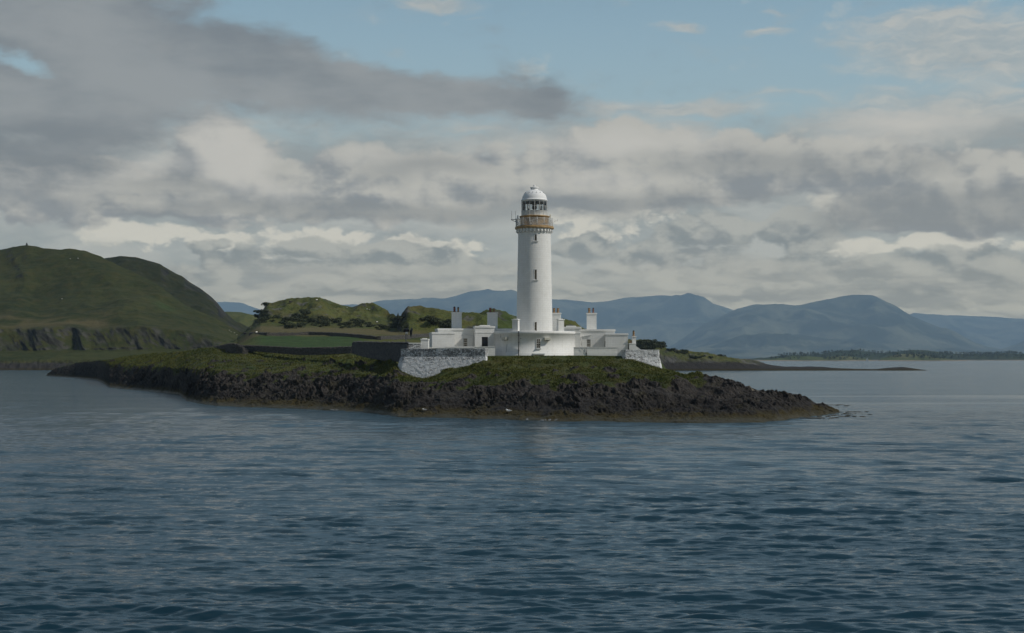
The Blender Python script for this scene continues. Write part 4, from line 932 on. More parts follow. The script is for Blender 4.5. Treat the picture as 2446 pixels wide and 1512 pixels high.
class House:
    def __init__(s, px, D, py, rz, label, cat='house', name='keepers_cottage', group=None):
        s.px, s.D = px, D; s.X0 = sx(px, D); s.Z0 = sz(py, D); s.e = empty(name, (s.X0, D, s.Z0), rz, label, cat, group)
    def x(s, px, y=0): return sx(px, s.D + y) - s.X0
    def z(s, py, y=0): return sz(py, s.D + y) - s.Z0
    def block(s, name, px0, px1, y0, y1, py1, py0, holes=(), mat=None):
        m = MB(); hs = [(s.x(a, y0), s.x(b, y0), s.z(d, y0), s.z(c, y0)) for a, b, c, d in holes]
        block(m, s.x(px0, y0), s.x(px1, y0), y0, y1, s.z(py0, y0), s.z(py1, y0), hs)
        return m.build(name, mat or M_WHITE, s.e)
    def coping(s, parent, px0, px1, y0, y1, py1, py0, out=.10, name='cornice', mat=None):
        m = MB(); m.box(s.x(px0, y0) - out, s.x(px1, y0) + out, y0 - out, y1 + out, s.z(py0, y0), s.z(py1, y0), bevel=.035); return m.build(name, mat or M_WHITE, parent)
    def window(s, parent, pa, pb, pya, pyb, y, nx, ny):
        f = sash(s.e, s.z(pyb, y), s.z(pya, y), s.x(pb, y) - s.x(pa, y), nx, ny, recess=.10); f.location = ((s.x(pa, y) + s.x(pb, y)) / 2, y, 0); return f
    def chimney(s, pa, pb, ytop, ybot, y, pots, depth=1.0, cap=3.2):
        xa, xb = s.x(pa, y), s.x(pb, y); zt, zb = s.z(ytop, y), s.z(ybot, y)
        c = MB().box(xa, xb, y, y + depth, zb, zt - cap * SW).build('chimney', M_WHITE, s.e)
        MB().box(xa - .09, xb + .09, y - .09, y + depth + .09, zt - cap * SW, zt, bevel=.04).build('chimney_cap', M_WHITE, c)
        for (pp_, w, h, mat, tip) in pots:
            x = s.x(pp_, y); yy = y + depth / 2; w *= SW * 1.25; h *= SW * (0.92 if tip else 1.0)
            m = MB().lathe([(w * .62, zt), (w * .60, zt + .10), (w * .46, zt + .16), (w * .42, zt + h * .55), (w * .52, zt + h * .62), (w * .52, zt + h * .70), (w * .42, zt + h * .74), (w * .44, zt + h * .90), (w * .56, zt + h * .94), (w * .54, zt + h), (w * .3, zt + h), (w * .3, zt + h * .8), (0, zt + h * .8)], 14, x, yy)
            po = m.build('chimney_pot', mat, c)
            if tip: MB().lathe([(0, zt + h), (w * .40, zt + h), (w * .36, zt + h + .08), (w * .44, zt + h + .10), (w * .14, zt + h + .18), (0, zt + h + .2)], 10, x, yy).build('cowl', M_SOOT, c)
        return c
# --- left house
L = House(1232, 232, 925, R(6.5), 'white flat roofed keepers cottage with navy door left of the lighthouse')
main = L.block('wall', 1162, 1366, 0, 8, 873.2, 944, [(1229, 1240, 897.3, 919.3)])
L.coping(main, 1162, 1366, 0, 8, 871.2, 876.6)
L.window(main, 1229, 1240, 897.3, 919.3, 0, 3, 4)
porch = L.block('porch', 1256, 1308, -2.4, 0.6, 867.5, 944, [(1273.6, 1289.9, 893.5, 919.5)])
L.coping(porch, 1256, 1308, -2.4, .6, 864.8, 869.5); L.coping(porch, 1256, 1308, -2.4, .6, 881.0, 883.2, out=.05, name='string_course')
MB().box(L.x(1269, -2), L.x(1296.5, -2), -2.2, .4, L.z(864.8, -2) , L.z(862.4, -2), bevel=.04).build('parapet_block', M_WHITE, porch)
dr = MB().box(L.x(1273.6, -2.4), L.x(1289.9, -2.4), -2.30, -2.24, L.z(919.5, -2.4), L.z(893.5, -2.4)).build('door', M_DOOR, L.e)
m = MB(); xa, xb = L.x(1273.6, -2.4), L.x(1289.9, -2.4); za, zb = L.z(919.5, -2.4), L.z(893.5, -2.4)
for (u0, u1, v0, v1) in ((.14, .44, .08, .42), (.56, .86, .08, .42), (.14, .44, .5, .92), (.56, .86, .5, .92)): m.box(xa + (xb - xa) * u0, xa + (xb - xa) * u1, -2.315, -2.305, za + (zb - za) * v0, za + (zb - za) * v1)
m.build('door_panel', M_BLACK, dr)
wing = L.block('side_wing', 1136.5, 1196.3, -5.0, 3.0, 884.0, 946)
L.coping(wing, 1136.5, 1196.3, -5.0, 3.0, 881.0, 886.8, out=.07)
MB().prism([(L.x(1228.5), L.z(884.6)), (L.x(1254), L.z(889.4)), (L.x(1254), L.z(891.2)), (L.x(1228.5), L.z(886.4))], -.16, -.003).build('gutter', M_WMETAL, main)
MB().tube((L.x(1254.6), -.10, L.z(890)), (L.x(1254.6), -.10, L.z(925)), .045).build('downpipe', M_WMETAL, main)
MB().tube((L.x(1309.5, -2), -2.1, L.z(873, -2)), (L.x(1309.5, -2), -2.1, L.z(919, -2)), .05).build('downpipe', M_WMETAL, porch)
L.chimney(1203.2, 1229.2, 827.6, 876, 2.5, [(1210.4, 5.2, 13, M_POTRED, True), (1220.4, 4.2, 11.5, M_POT, True)])
L.chimney(1298.8, 1324.8, 828.2, 876, 2.5, [(1306, 5.6, 12.5, M_POTRED, False), (1315.8, 4.6, 11, M_POT, False)])
MB().tube((L.x(1155.5, 1), 1, L.z(884)), (L.x(1155.5, 1), 1, L.z(871.5)), .05).build('vent_pipe', M_GREYM, L.e)
# --- right house
Rr = House(1585, 232, 938, R(-3.5), 'white flat roofed keepers cottage right of the lighthouse, without a visible door')
mainr = Rr.block('wall', 1480, 1630.5, 0, 8, 875.5, 944, [(1555.8, 1566.7, 899.9, 920.6)])
Rr.coping(mainr, 1541.5, 1630.5, 0, 8, 873.4, 878.6)
Rr.window(mainr, 1555.8, 1566.7, 899.9, 920.6, 0, 3, 4)
pr = Rr.block('porch', 1484, 1541, -1.6, 2.6, 870.2, 944)
Rr.coping(pr, 1484, 1541, -1.6, 2.6, 866.8, 872.0); Rr.coping(pr, 1484, 1541, -1.6, 2.6, 882.6, 885.0, out=.05, name='string_course')
MB().box(Rr.x(1502.5, -1), Rr.x(1528.5, -1), -1.4, 2.2, Rr.z(866.8, -1), Rr.z(864.2, -1), bevel=.04).build('parapet_block', M_WHITE, pr)
wr = Rr.block('side_wing', 1611, 1670.3, -5.0, 3.0, 887.5, 946)
Rr.coping(wr, 1611, 1670.3, -5.0, 3.0, 884.4, 889.6, out=.07)
MB().prism([(Rr.x(1542.5), Rr.z(891.8)), (Rr.x(1568), Rr.z(887.6)), (Rr.x(1568), Rr.z(889.4)), (Rr.x(1542.5), Rr.z(893.6))], -.16, -.003).build('gutter', M_WMETAL, mainr)
MB().tube((Rr.x(1541.8), -.10, Rr.z(892)), (Rr.x(1541.8), -.10, Rr.z(916)), .05).build('downpipe', M_WMETAL, mainr)
MB().tube((Rr.x(1605), -.08, Rr.z(905)), (Rr.x(1605), -.08, Rr.z(921)), .08).build('downpipe', M_GREYM, mainr)
Rr.chimney(1553.8, 1579.8, 830.0, 878, 2.5, [(1560.2, 5.2, 13.5, M_POT, False), (1571, 3.8, 12.5, M_POTRED, True)])
Rr.chimney(1459.5, 1484.8, 829.6, 878, 2.5, [(1466.8, 5.4, 13, M_POT, False), (1477.3, 5.6, 13, M_POT, False)])
# --- outbuildings and low walls
O = House(1680, 226, 938, 0, 'small white outbuilding with one thin pot chimney beside the right retaining wall', 'outbuilding', 'outbuilding')
ob = O.block('wall', 1669, 1686.8, 0, 3.2, 911.5, 946)
O.coping(ob, 1669, 1686.8, 0, 3.2, 910.3, 912.6, out=.05)
m = MB().prism([(O.x(1686.9), O.z(918)), (O.x(1700.5), O.z(927.5)), (O.x(1700.5), O.z(946)), (O.x(1686.9), O.z(946))], 0.05, 3.1); m.build('lean_to', M_WHITE, O.e)
O.chimney(1677.2, 1687.0, 891.8, 911, .4, [(1681.2, 4.6, 13.5, M_POT, True)], depth=.8, cap=2.2)
for wx in ((1671.5, 1676, 903.5, 910.3),): MB().box(O.x(wx[0]), O.x(wx[1]), .5, 1.2, O.z(wx[3]), O.z(wx[2])).build('vent_pot', M_POT, ob)
def lowwall(name, label, px0, px1, D, py1, py0, thick=.4, cop=1.6, base_=False, mat=None, cat='wall'):
    X0, X1 = sx(px0, D), sx(px1, D); z1, z0 = sz(py1, D), sz(py0, D)
    e = empty(name, ((X0 + X1) / 2, D, z0), 0, label, cat); w = (X1 - X0) / 2; h = z1 - z0; c = cop * SW
    b = MB().box(-w, w, 0, thick, -.8, h - c).build('wall', mat or M_WHITE, e)
    MB().box(-w - .03, w + .03, -.06, thick + .06, h - c, h, bevel=.03).build('coping', M_WHITE, e)
    if base_: MB().box(-w, w, -.07, -.002, -.8, (940 - 934.8) * SW + .0).build('plinth', M_WHITE, e)
    return e
e = lowwall('garden_wall', 'low white courtyard wall between the right side of the round base and the right wing', 1522, 1637.5, 225.2, 920.6, 940, base_=True)
MB().tube((sx(1556.5, 225) - e.location.x, -.12, sz(921, 225) - e.location.z), (sx(1556.5, 225) - e.location.x, -.12, -.3), .05).build('post', M_GREYM, e)
MB().tube((sx(1540, 225) - e.location.x, -.10, sz(922, 225) - e.location.z), (sx(1555, 225) - e.location.x, -.14, sz(938, 225) - e.location.z), .022).build('stay_wire', M_GREYM, e)
lowwall('garden_wall', 'low white courtyard wall in shade between the navy door and the round base', 1180, 1313, 225.6, 919.2, 941)
w1 = lowwall('garden_wall', 'short worn white wall at the far left end of the white buildings', 1084, 1117, 221, 909.4, 935, thick=.5, cop=2.4, mat=M_RET)
w2 = House(1125, 222.5, 935, 0, 'small square white block between the short end wall and the left wing', 'outbuilding', 'outbuilding')
b2 = w2.block('wall', 1116, 1136, 0, 2.5, 900.5, 941); w2.coping(b2, 1116, 1136, 0, 2.5, 898.6, 902, out=.06)
MB().box(w2.x(1119), w2.x(1131), .6, 2.0, w2.z(898.6), w2.z(896.9), bevel=.05).build('roof_hatch', M_WHITE, b2)
w3 = lowwall('garden_wall', 'white courtyard wall under the left cottage window behind the stained retaining wall', 1115, 1256, 224.2, 921.4, 935)
w4 = lowwall('garden_wall', 'grey end post where the right retaining wall meets the courtyard wall', 1652.5, 1657, 217.0, 927.8, 950, thick=3.0, cop=.8, mat=M_RET2)

# retaining walls: battered, rough, partly stripped of whitewash
def retaining(name, label, pts, ztop, zmid, zbot, batter, mat, thick=.55):
    """pts: plan polyline (x, y) of the wall head, outer face to the camera side"""
    P_ = [Vector((a, b)) for a, b in pts]; seg = []
    for a, b in zip(P_, P_[1:]):
        n = max(2, int((b - a).length / .16))
        for k in range(n): seg.append((a.lerp(b, k / n)))
    seg.append(P_[-1]); n = len(seg)
    nor = []
    for i in range(n):
        t = (seg[min(n - 1, i + 4)] - seg[max(0, i - 4)]).normalized(); nor.append(Vector((t.y, -t.x)))
    e = empty(name, (sum(p.x for p in seg) / n, seg[0].y, zmid), 0, label, 'retaining wall')
    o0 = Vector((e.location.x, e.location.y, e.location.z))
    def sheet(nm, zlo, zhi, off0, bat, cap):
        rows_ = max(4, int((zhi - zlo) / .13)); V = []; 
        for r_ in range(rows_ + 1):
            z = zlo + (zhi - zlo) * r_ / rows_
            for i in range(n):
                d = off0 + bat * (zhi - z) + .045 * perlin3(np.float64(seg[i].x * 1.7), np.float64(seg[i].y * 1.7), np.float64(z * 2.4), 5) * 1.0 + .03 * perlin3(np.float64(seg[i].x * 4.7), np.float64(seg[i].y * 4.7), np.float64(z * 5.4), 9)
                p = seg[i] + nor[i] * d; V.append((p.x - o0.x, p.y - o0.y, z - o0.z))
        F = [(r_ * n + i, r_ * n + i + 1, (r_ + 1) * n + i + 1, (r_ + 1) * n + i) for r_ in range(rows_) for i in range(n - 1)]
        top0 = rows_ * n; b0 = len(V)
        for i in range(n): p = seg[i] - nor[i] * thick; V.append((p.x - o0.x, p.y - o0.y, zhi - o0.z + .02 * random.random()))
        F += [(top0 + i, top0 + i + 1, b0 + i + 1, b0 + i) for i in range(n - 1)]
        b1 = len(V)
        for i in range(n): p = seg[i] - nor[i] * thick; V.append((p.x - o0.x, p.y - o0.y, zlo - o0.z))
        F += [(b0 + i, b0 + i + 1, b1 + i + 1, b1 + i) for i in range(n - 1)]
        # ends
        for i_ in (0, n - 1):
            col_ = [r_ * n + i_ for r_ in range(rows_ + 1)]; F.append(tuple(col_ + [b0 + i_, b1 + i_]) if i_ == n - 1 else tuple((col_ + [b0 + i_, b1 + i_])[::-1]))
        return raw_mesh(nm, V, F, mat, e)
    sheet('parapet', zmid, ztop, 0, .02, True)
    sheet('battered_face', zbot, zmid - .004, .10, batter, False)
    return e
DW = 216.0
zt_w, zm_w = sz(924.6, DW), sz(946.5, DW)
retaining('retaining_wall', 'tall retaining wall with stained peeling whitewash left of the lighthouse', [(sx(1061, 220) + .2, 227), (sx(1062.5, 220), 220.4), (sx(1065, 219.5), 219.9), (sx(1072, 219.3), 219.35), (sx(1287, 214.8), 214.8), (sx(1288.5, 214.8) + .05, 215.1), (sx(1290, 217) + .25, 219.5)], zt_w, zm_w, 1.6, .27, M_RET)
DW2 = 216.5
retaining('retaining_wall', 'smaller worn white retaining wall right of the lighthouse above the grass slope', [(sx(1656.0, DW2), DW2 + 3.0), (sx(1657.0, DW2), DW2 + .35), (sx(1659.5, DW2), DW2), (sx(1746.5, DW2), DW2), (sx(1749.5, DW2), DW2 + .5), (sx(1750, DW2) + .1, 226)], sz(927.6, DW2), sz(949.6, DW2), 2.5, .22, M_RET2)

# stone walls on the land
def stone_wall(name, label, pts, h0, h1, width, mat, rough=.12, cope=True):
    """pts: (x, y, ztop, zbottom) along the wall"""
    P_ = []
    for a, b in zip(pts, pts[1:]):
        d = math.hypot(b[0] - a[0], b[1] - a[1]); n = max(2, int(d / .45))
        for k in range(n): t = k / n; P_.append(tuple(a[i] + (b[i] - a[i]) * t for i in range(4)))
    P_.append(pts[-1]); n = len(P_); o0 = Vector((P_[n // 2][0], P_[n // 2][1], P_[n // 2][3]))
    V = []; rows_ = 7
    for i, p in enumerate(P_):
        q = P_[min(n - 1, i + 1)]; q0 = P_[max(0, i - 1)]; t = Vector((q[0] - q0[0], q[1] - q0[1])).normalized(); nn = Vector((t.y, -t.x))
        zt = p[2] + random.uniform(-1, 1) * rough * .7
        for s_ in (1, -1):
            for r_ in range(rows_):
                f = r_ / (rows_ - 1); zz = p[3] + (zt - p[3]) * f; w = width / 2 * (1.25 - .4 * f) + random.uniform(-1, 1) * rough * .3
                f_ = r_ if s_ > 0 else rows_ - 1 - r_
                f2 = f_ / (rows_ - 1); zz = p[3] + (zt - p[3]) * f2; w = width / 2 * (1.25 - .4 * f2) + random.uniform(-1, 1) * rough * .3
                V.append((p[0] + nn.x * w * s_ - o0.x, p[1] + nn.y * w * s_ - o0.y, zz - o0.z))
    m_ = rows_ * 2
    F = [(i * m_ + k, i * m_ + k + 1, (i + 1) * m_ + k + 1, (i + 1) * m_ + k) for i in range(n - 1) for k in range(m_ - 1)]
    F += [tuple(range(m_))[::-1], tuple((n - 1) * m_ + k for k in range(m_))]
    e = empty(name, o0, 0, label, 'stone wall'); raw_mesh('wall', V, F, mat, e)
    if cope:
        m = MB(); d = 0
        for i in range(0, n - 1):
            p = P_[i]; q = P_[i + 1]; L_ = math.hypot(q[0] - p[0], q[1] - p[1])
            s_ = random.uniform(.16, .30); c = (p[0] - o0.x, p[1] - o0.y, p[2] - o0.z + s_ * .5)
            mm = Matrix.Translation(c) @ Matrix.Rotation(random.uniform(0, 3), 4, 'Z') @ Matrix.Diagonal((s_ * 1.1, s_ * 1.3, s_ * .8, 1))
            g = bmesh.ops.create_icosphere(m.bm, subdivisions=1, radius=1, matrix=mm)
        m.build('cope_stones', mat, e)
    return e
def wp(px, py1, py0, D): return (sx(px, D), D, sz(py1, D), sz(py0, D) - .6)
stone_wall('enclosure_wall', 'high dark stone wall in shade running back from the left retaining wall', [wp(1084, 912, 948, 222), wp(1050, 911.5, 950, 229), wp(1010, 911, 945, 237), wp(970, 910, 938, 246), wp(937, 909, 928, 255)], 0, 0, .55, M_DARKWALL, .05)
stone_wall('drystone_wall', 'long low dark drystone wall crossing the grass below the green field', [wp(937, 922.5, 928, 258), wp(900, 923.5, 930, 268), wp(860, 924.5, 933, 276), wp(800, 925, 934, 288), wp(755, 923.5, 931, 298), wp(700, 920.5, 926, 308), wp(655, 918.5, 925, 318), wp(632, 917, 926, 322)], 0, 0, .8, M_DRY, .20)
stone_wall('sheepfold_wall', 'dark humped stone wall end at the left end of the long drystone wall', [wp(656, 931, 934, 309), wp(646, 923, 933, 309), wp(630, 915.5, 938, 310), wp(618, 913.8, 934, 312), wp(604, 915, 928, 318), wp(590, 918, 924, 324), wp(572, 920.8, 925, 334), wp(548, 921.5, 924.5, 345)], 0, 0, .9, M_DRY, .18)
# far dykes follow the field
def dyke(label, pts, h=1.1):
    P_ = []
    for u, v in pts:
        p = on_view(FIELD, u, v); P_.append((p.x, p.y, p.z + h, p.z - .5))
    P2 = []
    for a, b in zip(P_, P_[1:]):
        for k in range(3): 
            t = k / 3; x = a[0] + (b[0] - a[0]) * t; y = a[1] + (b[1] - a[1]) * t; P2.append((x, y, a[2] + (b[2] - a[2]) * t, a[3] + (b[3] - a[3]) * t))
    P2.append(P_[-1])
    return stone_wall('field_dyke', label, P2, 0, 0, 1.2, M_DRY, .2, cope=False)
dyke('thin stone dyke between the green field and the straw coloured field', [(598, 800), (640, 801), (690, 801), (740, 800), (790, 801), (830, 804), (870, 808), (905, 810)])
dyke('thin stone dyke climbing right behind the dish antenna', [(905, 811), (940, 810), (985, 807), (1040, 803), (1090, 802)], 1.2)

# dish antenna on its post
DD_ = 236
da = empty('dish_antenna', (sx(1076.5, DD_), DD_, sz(925, DD_)), 0, 'small dark dish antenna edge on with a drum feed and white box on a post', 'antenna')
f_ = lambda px, py: (sx(px, DD_) - da.location.x, 0, sz(py, DD_) - da.location.z)
MB().tube(f_(1076.5, 940), f_(1076.5, 882), .07, .06, 8).build('post', M_GREYM, da)
a, b = f_(1071.8, 876.3), f_(1083.8, 876.3); MB().tube(a, b, .30, .30, 16).tube((a[0] - .02, 0, a[2]), (a[0] - .10, 0, a[2]), .34, .34, 16).tube((b[0], 0, b[2]), (b[0] + .10, 0, b[2]), .26, .2, 16).build('feed_drum', M_BLACK, da)
MB().box(f_(1075.5, 0)[0], f_(1082, 0)[0], -.28, .18, f_(0, 886)[2], f_(0, 880.5)[2], bevel=.03).build('equipment_box', M_WMETAL, da)
ds = MB(); prev = None
arc = [(1092.5, 867.5), (1089.5, 872), (1087.0, 877), (1086.3, 883), (1087.6, 889), (1090.2, 895)]
verts = []; 
for i, (px, py) in enumerate(arc):
    t = i / (len(arc) - 1) * 2 - 1; hw = 1.0 * math.sqrt(max(0, 1 - t * t)) + .06; x, _, z = f_(px, py)
    for k in range(7): yy = -hw + 2 * hw * k / 6; bow = .30 * (yy / 1.0) ** 2; verts.append((x + bow, yy, z))
faces = [(i * 7 + k, i * 7 + k + 1, (i + 1) * 7 + k + 1, (i + 1) * 7 + k) for i in range(5) for k in range(6)]
dish = raw_mesh('dish', verts, faces, M_BLACK, da, smooth=True); md = dish.modifiers.new('s', 'SOLIDIFY'); md.thickness = .06
MB().tube(f_(1084, 876.5), f_(1087.5, 878), .05).build('dish_arm', M_GREYM, da)

# ================================================================== animals, cairn, boats
def sheep_proto(dark=False, name='sheep'):
    m = MB(); m.ball((0, 0, .62), 1, (.52, .26, .27), 14, 10).ball((-.30, 0, .66), 1, (.24, .24, .24), 10, 8).ball((.34, 0, .60), 1, (.22, .22, .24), 10, 8)
    b = m.build('body', M_WOOL if not dark else M_FACE)
    h = MB().ball((.66, 0, .80), 1, (.17, .09, .10), 10, 8).ball((.52, 0, .74), 1, (.14, .10, .13), 8, 6).tube((.58, .08, .86), (.56, .17, .86), .03, .02, 5).tube((.58, -.08, .86), (.56, -.17, .86), .03, .02, 5)
    for x_ in (-.34, .34):
        for y_ in (-.13, .13): h.tube((x_, y_, .45), (x_ + .02, y_, 0), .055, .035, 6)
    return b, h.build('head_and_legs', M_FACE)
bodyp, headp = sheep_proto()
cowp, cowh = sheep_proto(True)
def animal(kind, p, rz, scale, label, group=None):
    e = empty(kind, p, rz, label, kind, group); e.scale = (scale,) * 3
    src = (bodyp, headp) if kind == 'sheep' else (cowp, cowh)
    for s_, nm in zip(src, ('body', 'head_and_legs')): 
        c = bpy.data.objects.new(nm, s_.data); link(c, e)
    return e
SH = [(HILL, 186, 619.5, 1.6, 'white sheep grazing high on the left hill below the second summit'), (HILL, 167, 618.5, 1.1, 'small white sheep high on the left hill just left of another sheep'), (HILL, 149, 715, 1.2, 'white sheep alone low on the left hill face'),
      (FIELD, 757, 718, 1.5, 'white sheep near the top of the rounded green knoll'), (FIELD, 828, 737, 1.2, 'white sheep in the dip right of the rounded knoll'), (FIELD, 876, 740.5, 1.1, 'white sheep left of two near the right knoll top'), (FIELD, 882, 740.8, 1.1, 'white sheep right of two near the right knoll top'),
      (FIELD, 900, 768, 1.2, 'white sheep above the lower right thicket'), (FIELD, 645, 800, 1.2, 'white sheep at the dyke above the green field'), (FIELD, 613, 797, 1.2, 'white sheep at the left edge of the straw field')]
for t_, u, v, s_, lb in SH: animal('sheep', on_view(t_, u, v) - Vector((0, 0, .05)), random.uniform(0, 6.3), s_, lb)
cl = [(548, 782), (553, 786), (561, 788), (566, 793), (572, 797), (580, 801)]
for u, v in cl: animal('sheep', on_view(HILL, u, v + 8), random.uniform(0, 6.3), .9, 'pale sheep in the loose flock at the foot of the left hill', 'sheep flock at the foot of the left hill')
animal('cow', on_view(FIELD, 694, 723.5), .4, 1.9, 'dark cow standing on the left top of the rounded knoll')
animal('cow', on_view(FIELD, 585, 800), 2.6, 1.7, 'dark cow standing beside the flock at the foot of the hill')
for o in (bodyp, headp, cowp, cowh): bpy.data.objects.remove(o)
# summit cairn
pc = on_view(HILL, 64, 584.5); cz = empty('summit_cairn', pc, 0, 'small dark cairn on the summit of the left hill', 'cairn')
m = MB()
for k in range(40):
    f = (k / 40); r_ = 1.5 * (1 - f) + .35; a = random.uniform(0, 6.28); s_ = random.uniform(.35, .6)
    bmesh.ops.create_icosphere(m.bm, subdivisions=1, radius=s_, matrix=Matrix.Translation((r_ * math.cos(a) * .8, r_ * math.sin(a) * .8, f * 2.9)) @ Matrix.Rotation(a, 4, 'X'))
m.tube((0, 0, -1), (0, 0, 3.2), 1.0, .3, 8); m.build('stones', M_DRY, cz); cz.scale = (.6, .6, .75)
# gulls
def gull(p, rz, label, s_=1.0):
    e = empty('gull', p, rz, label, 'gull'); e.scale = (s_,) * 3
    MB().ball((0, 0, .20), 1, (.24, .10, .10), 12, 8).ball((.22, 0, .33), 1, (.07, .055, .06), 10, 8).tube((.12, 0, .24), (.21, 0, .32), .06, .045, 8).tube((.28, 0, .33), (.35, 0, .31), .018, .006, 5).build('body', M_FEATHER, e)
    MB().ball((-.06, .07, .22), 1, (.24, .035, .07), 10, 6).ball((-.06, -.07, .22), 1, (.24, .035, .07), 10, 6).tube((-.2, 0, .2), (-.38, 0, .19), .05, .015, 6).build('wings', M_WING, e)
    MB().tube((.02, .04, .12), (.03, .04, 0), .012).tube((.02, -.04, .12), (.03, -.04, 0), .012).build('legs', M_POT, e)
gull(on_view(HEAD, 1012, 981) + Vector((0, 0, .03)), 2.9, 'white gull standing on dark rocks below the left retaining wall', 1.0)
gull(on_view(HEAD, 1214, 986) + Vector((0, 0, .03)), 3.4, 'white gull standing on brown weed below the lighthouse', 1.3)
# sailing boat off the isles
bo = empty('sailing_boat', (sx(2300, 4440), 4440, 0), R(-20), 'tiny white sailing boat between the two small wooded isles', 'boat')
hm = MB(); secs = [(-4.5, .9, .9), (-2.5, 1.4, 1.0), (0, 1.6, 1.1), (2.5, 1.2, 1.25), (4.8, .08, 1.5)]; vv = []
for x_, w_, h_ in secs: vv += [(x_, -w_, h_), (x_, -w_ * .6, 0), (x_, 0, -.5), (x_, w_ * .6, 0), (x_, w_, h_)]
ff = [(i * 5 + k, i * 5 + k + 1, (i + 1) * 5 + k + 1, (i + 1) * 5 + k) for i in range(4) for k in range(4)] + [(0, 5, 10, 15, 20, 24, 19, 14, 9, 4), (0, 1, 2, 3, 4)]
raw_mesh('hull', vv, ff, M_HULL, bo)
MB().tube((.6, 0, .8), (.6, 0, 12.5), .09, .05, 8).tube((.5, 0, 2.0), (-4.2, 0, 1.9), .07).build('mast', M_WMETAL, bo)
sl_ = raw_mesh('mainsail', [(.45, 0, 2.1), (-4.1, .5, 2.0), (-2.4, .75, 5.2), (-.9, .5, 8.8), (.45, 0, 12.2), (.45, 0, 6.5)], [(0, 1, 2, 5), (5, 2, 3, 4)], M_SAIL, bo); sl_.modifiers.new('s', 'SOLIDIFY').thickness = .03
js = raw_mesh('jib', [(4.6, 0, 1.5), (1.0, .5, 1.9), (.8, 0, 10.5), (2.4, .4, 5.0)], [(0, 1, 3), (3, 1, 2), (0, 3, 2)], M_SAIL, bo); js.modifiers.new('s', 'SOLIDIFY').thickness = .03

# ================================================================== shrubs and woods
def shrub_mesh(seed, h, w, leaf, n, lobes=7):
    r_ = random.Random(seed); V = []; F = []
    L_ = [(r_.uniform(-.55, .55) * w, r_.uniform(-.5, .5) * w, h * r_.uniform(.32, .78), r_.uniform(.24, .42) * w) for _ in range(lobes)]
    for _ in range(n):
        c = r_.choice(L_); th = r_.uniform(0, 6.283); z = r_.uniform(-.75, 1); rr_ = math.sqrt(max(0, 1 - z * z)); q = r_.uniform(.72, 1.08) ** .5
        p = Vector((c[0] + c[3] * rr_ * math.cos(th) * q, c[1] + c[3] * rr_ * math.sin(th) * q, c[2] + c[3] * z * .8 * q))
        nrm = Vector((r_.gauss(0, 1), r_.gauss(0, 1), r_.gauss(.3, 1))).normalized(); t = nrm.orthogonal().normalized(); b_ = nrm.cross(t); s_ = leaf * r_.uniform(.6, 1.3)
        i = len(V); V += [p + t * s_, p + b_ * s_ * .7, p - t * s_, p - b_ * s_ * .7]; F.append((i, i + 1, i + 2, i + 3))
    return V, F, L_
PROTO = []
for k, (h, w, lf, n) in enumerate(((3.4, 3.4, .34, 520), (4.6, 4.2, .38, 620), (2.6, 3.8, .32, 480), (6.2, 4.2, .42, 640))):
    V, F, L_ = shrub_mesh(k + 3, h, w, lf, n)
    cr = raw_mesh('crown', V, F, M_LEAF); tr = MB()
    for c in L_[:5]: tr.tube((0, 0, -.3), (c[0] * .5, c[1] * .5, c[2] * .55), .14, .09, 6).tube((c[0] * .5, c[1] * .5, c[2] * .55), (c[0], c[1], c[2]), .09, .03, 5)
    tk = tr.build('stem', M_BARK); PROTO.append((cr, tk))
def shrub(p, k, s_, label, group, name='shrub', cat='shrub'):
    e = empty(name, p, random.uniform(0, 6.28), label, cat, group); e.scale = (s_, s_, s_ * random.uniform(.62, .85))
    for src in PROTO[k]:
        c = src.copy(); link(c, e)
def thicket(terr, boxes, n, label, group, smin=.8, smax=1.5, kinds=(0, 1, 2)):
    for _ in range(n):
        b = random.choice(boxes); u = random.uniform(b[0], b[1]); t = (u - b[0]) / (b[1] - b[0])
        v0 = b[2] + (b[4] - b[2]) * t if len(b) > 4 else b[2]; v1 = b[3] + (b[5] - b[3]) * t if len(b) > 4 else b[3]
        v = random.uniform(v0, v1); p = on_view(terr, u, v)
        shrub(p - Vector((0, 0, .25)), random.choice(kinds), random.uniform(smin, smax), label, group)
thicket(FIELD, [(614, 640, 752, 770), (625, 664, 748, 770)], 26, 'dark windblown shrub in the thicket at the left foot of the rounded knoll', 'thicket at the left foot of the knoll', .55, 1.15)
thicket(FIELD, [(676, 700, 760, 784), (690, 740, 745, 782), (735, 812, 764, 783), (700, 790, 742, 765)], 52, 'dark shrub in the broad thicket across the middle of the knoll slope', 'broad thicket on the knoll slope', .45, 1.1)
thicket(FIELD, [(806, 850, 768, 783), (845, 888, 763, 781)], 26, 'dark shrub in the low thicket at the right foot of the rounded knoll', 'low thicket right of the knoll', .4, .85)
thicket(FIELD, [(897, 940, 772, 791), (925, 982, 762, 784)], 26, 'dark shrub in the thicket above the dish antenna', 'thicket above the dish antenna', .45, .85)
thicket(FIELD, [(1000, 1060, 760, 778), (1050, 1080, 768, 780)], 22, 'dark shrub on the hillside behind the left cottage chimneys', 'shrubs behind the left cottage chimneys', .5, .9)
shrub(on_view(FIELD, 632, 735), 3, 1.1, 'lone dark tree on the left skyline of the rounded knoll', None, 'windblown_tree', 'tree')
shrub(on_view(FIELD, 618, 752), 1, 1.2, 'dark bush on the far left tip of the rounded knoll', None, 'shrub', 'shrub')
thicket(SPIT, [(1520, 1552, 812, 834), (1535, 1580, 822, 838)], 30, 'dark shrub on the steep knoll just right of the lighthouse outbuilding', 'shrubs on the knoll right of the lighthouse', .7, 1.3)
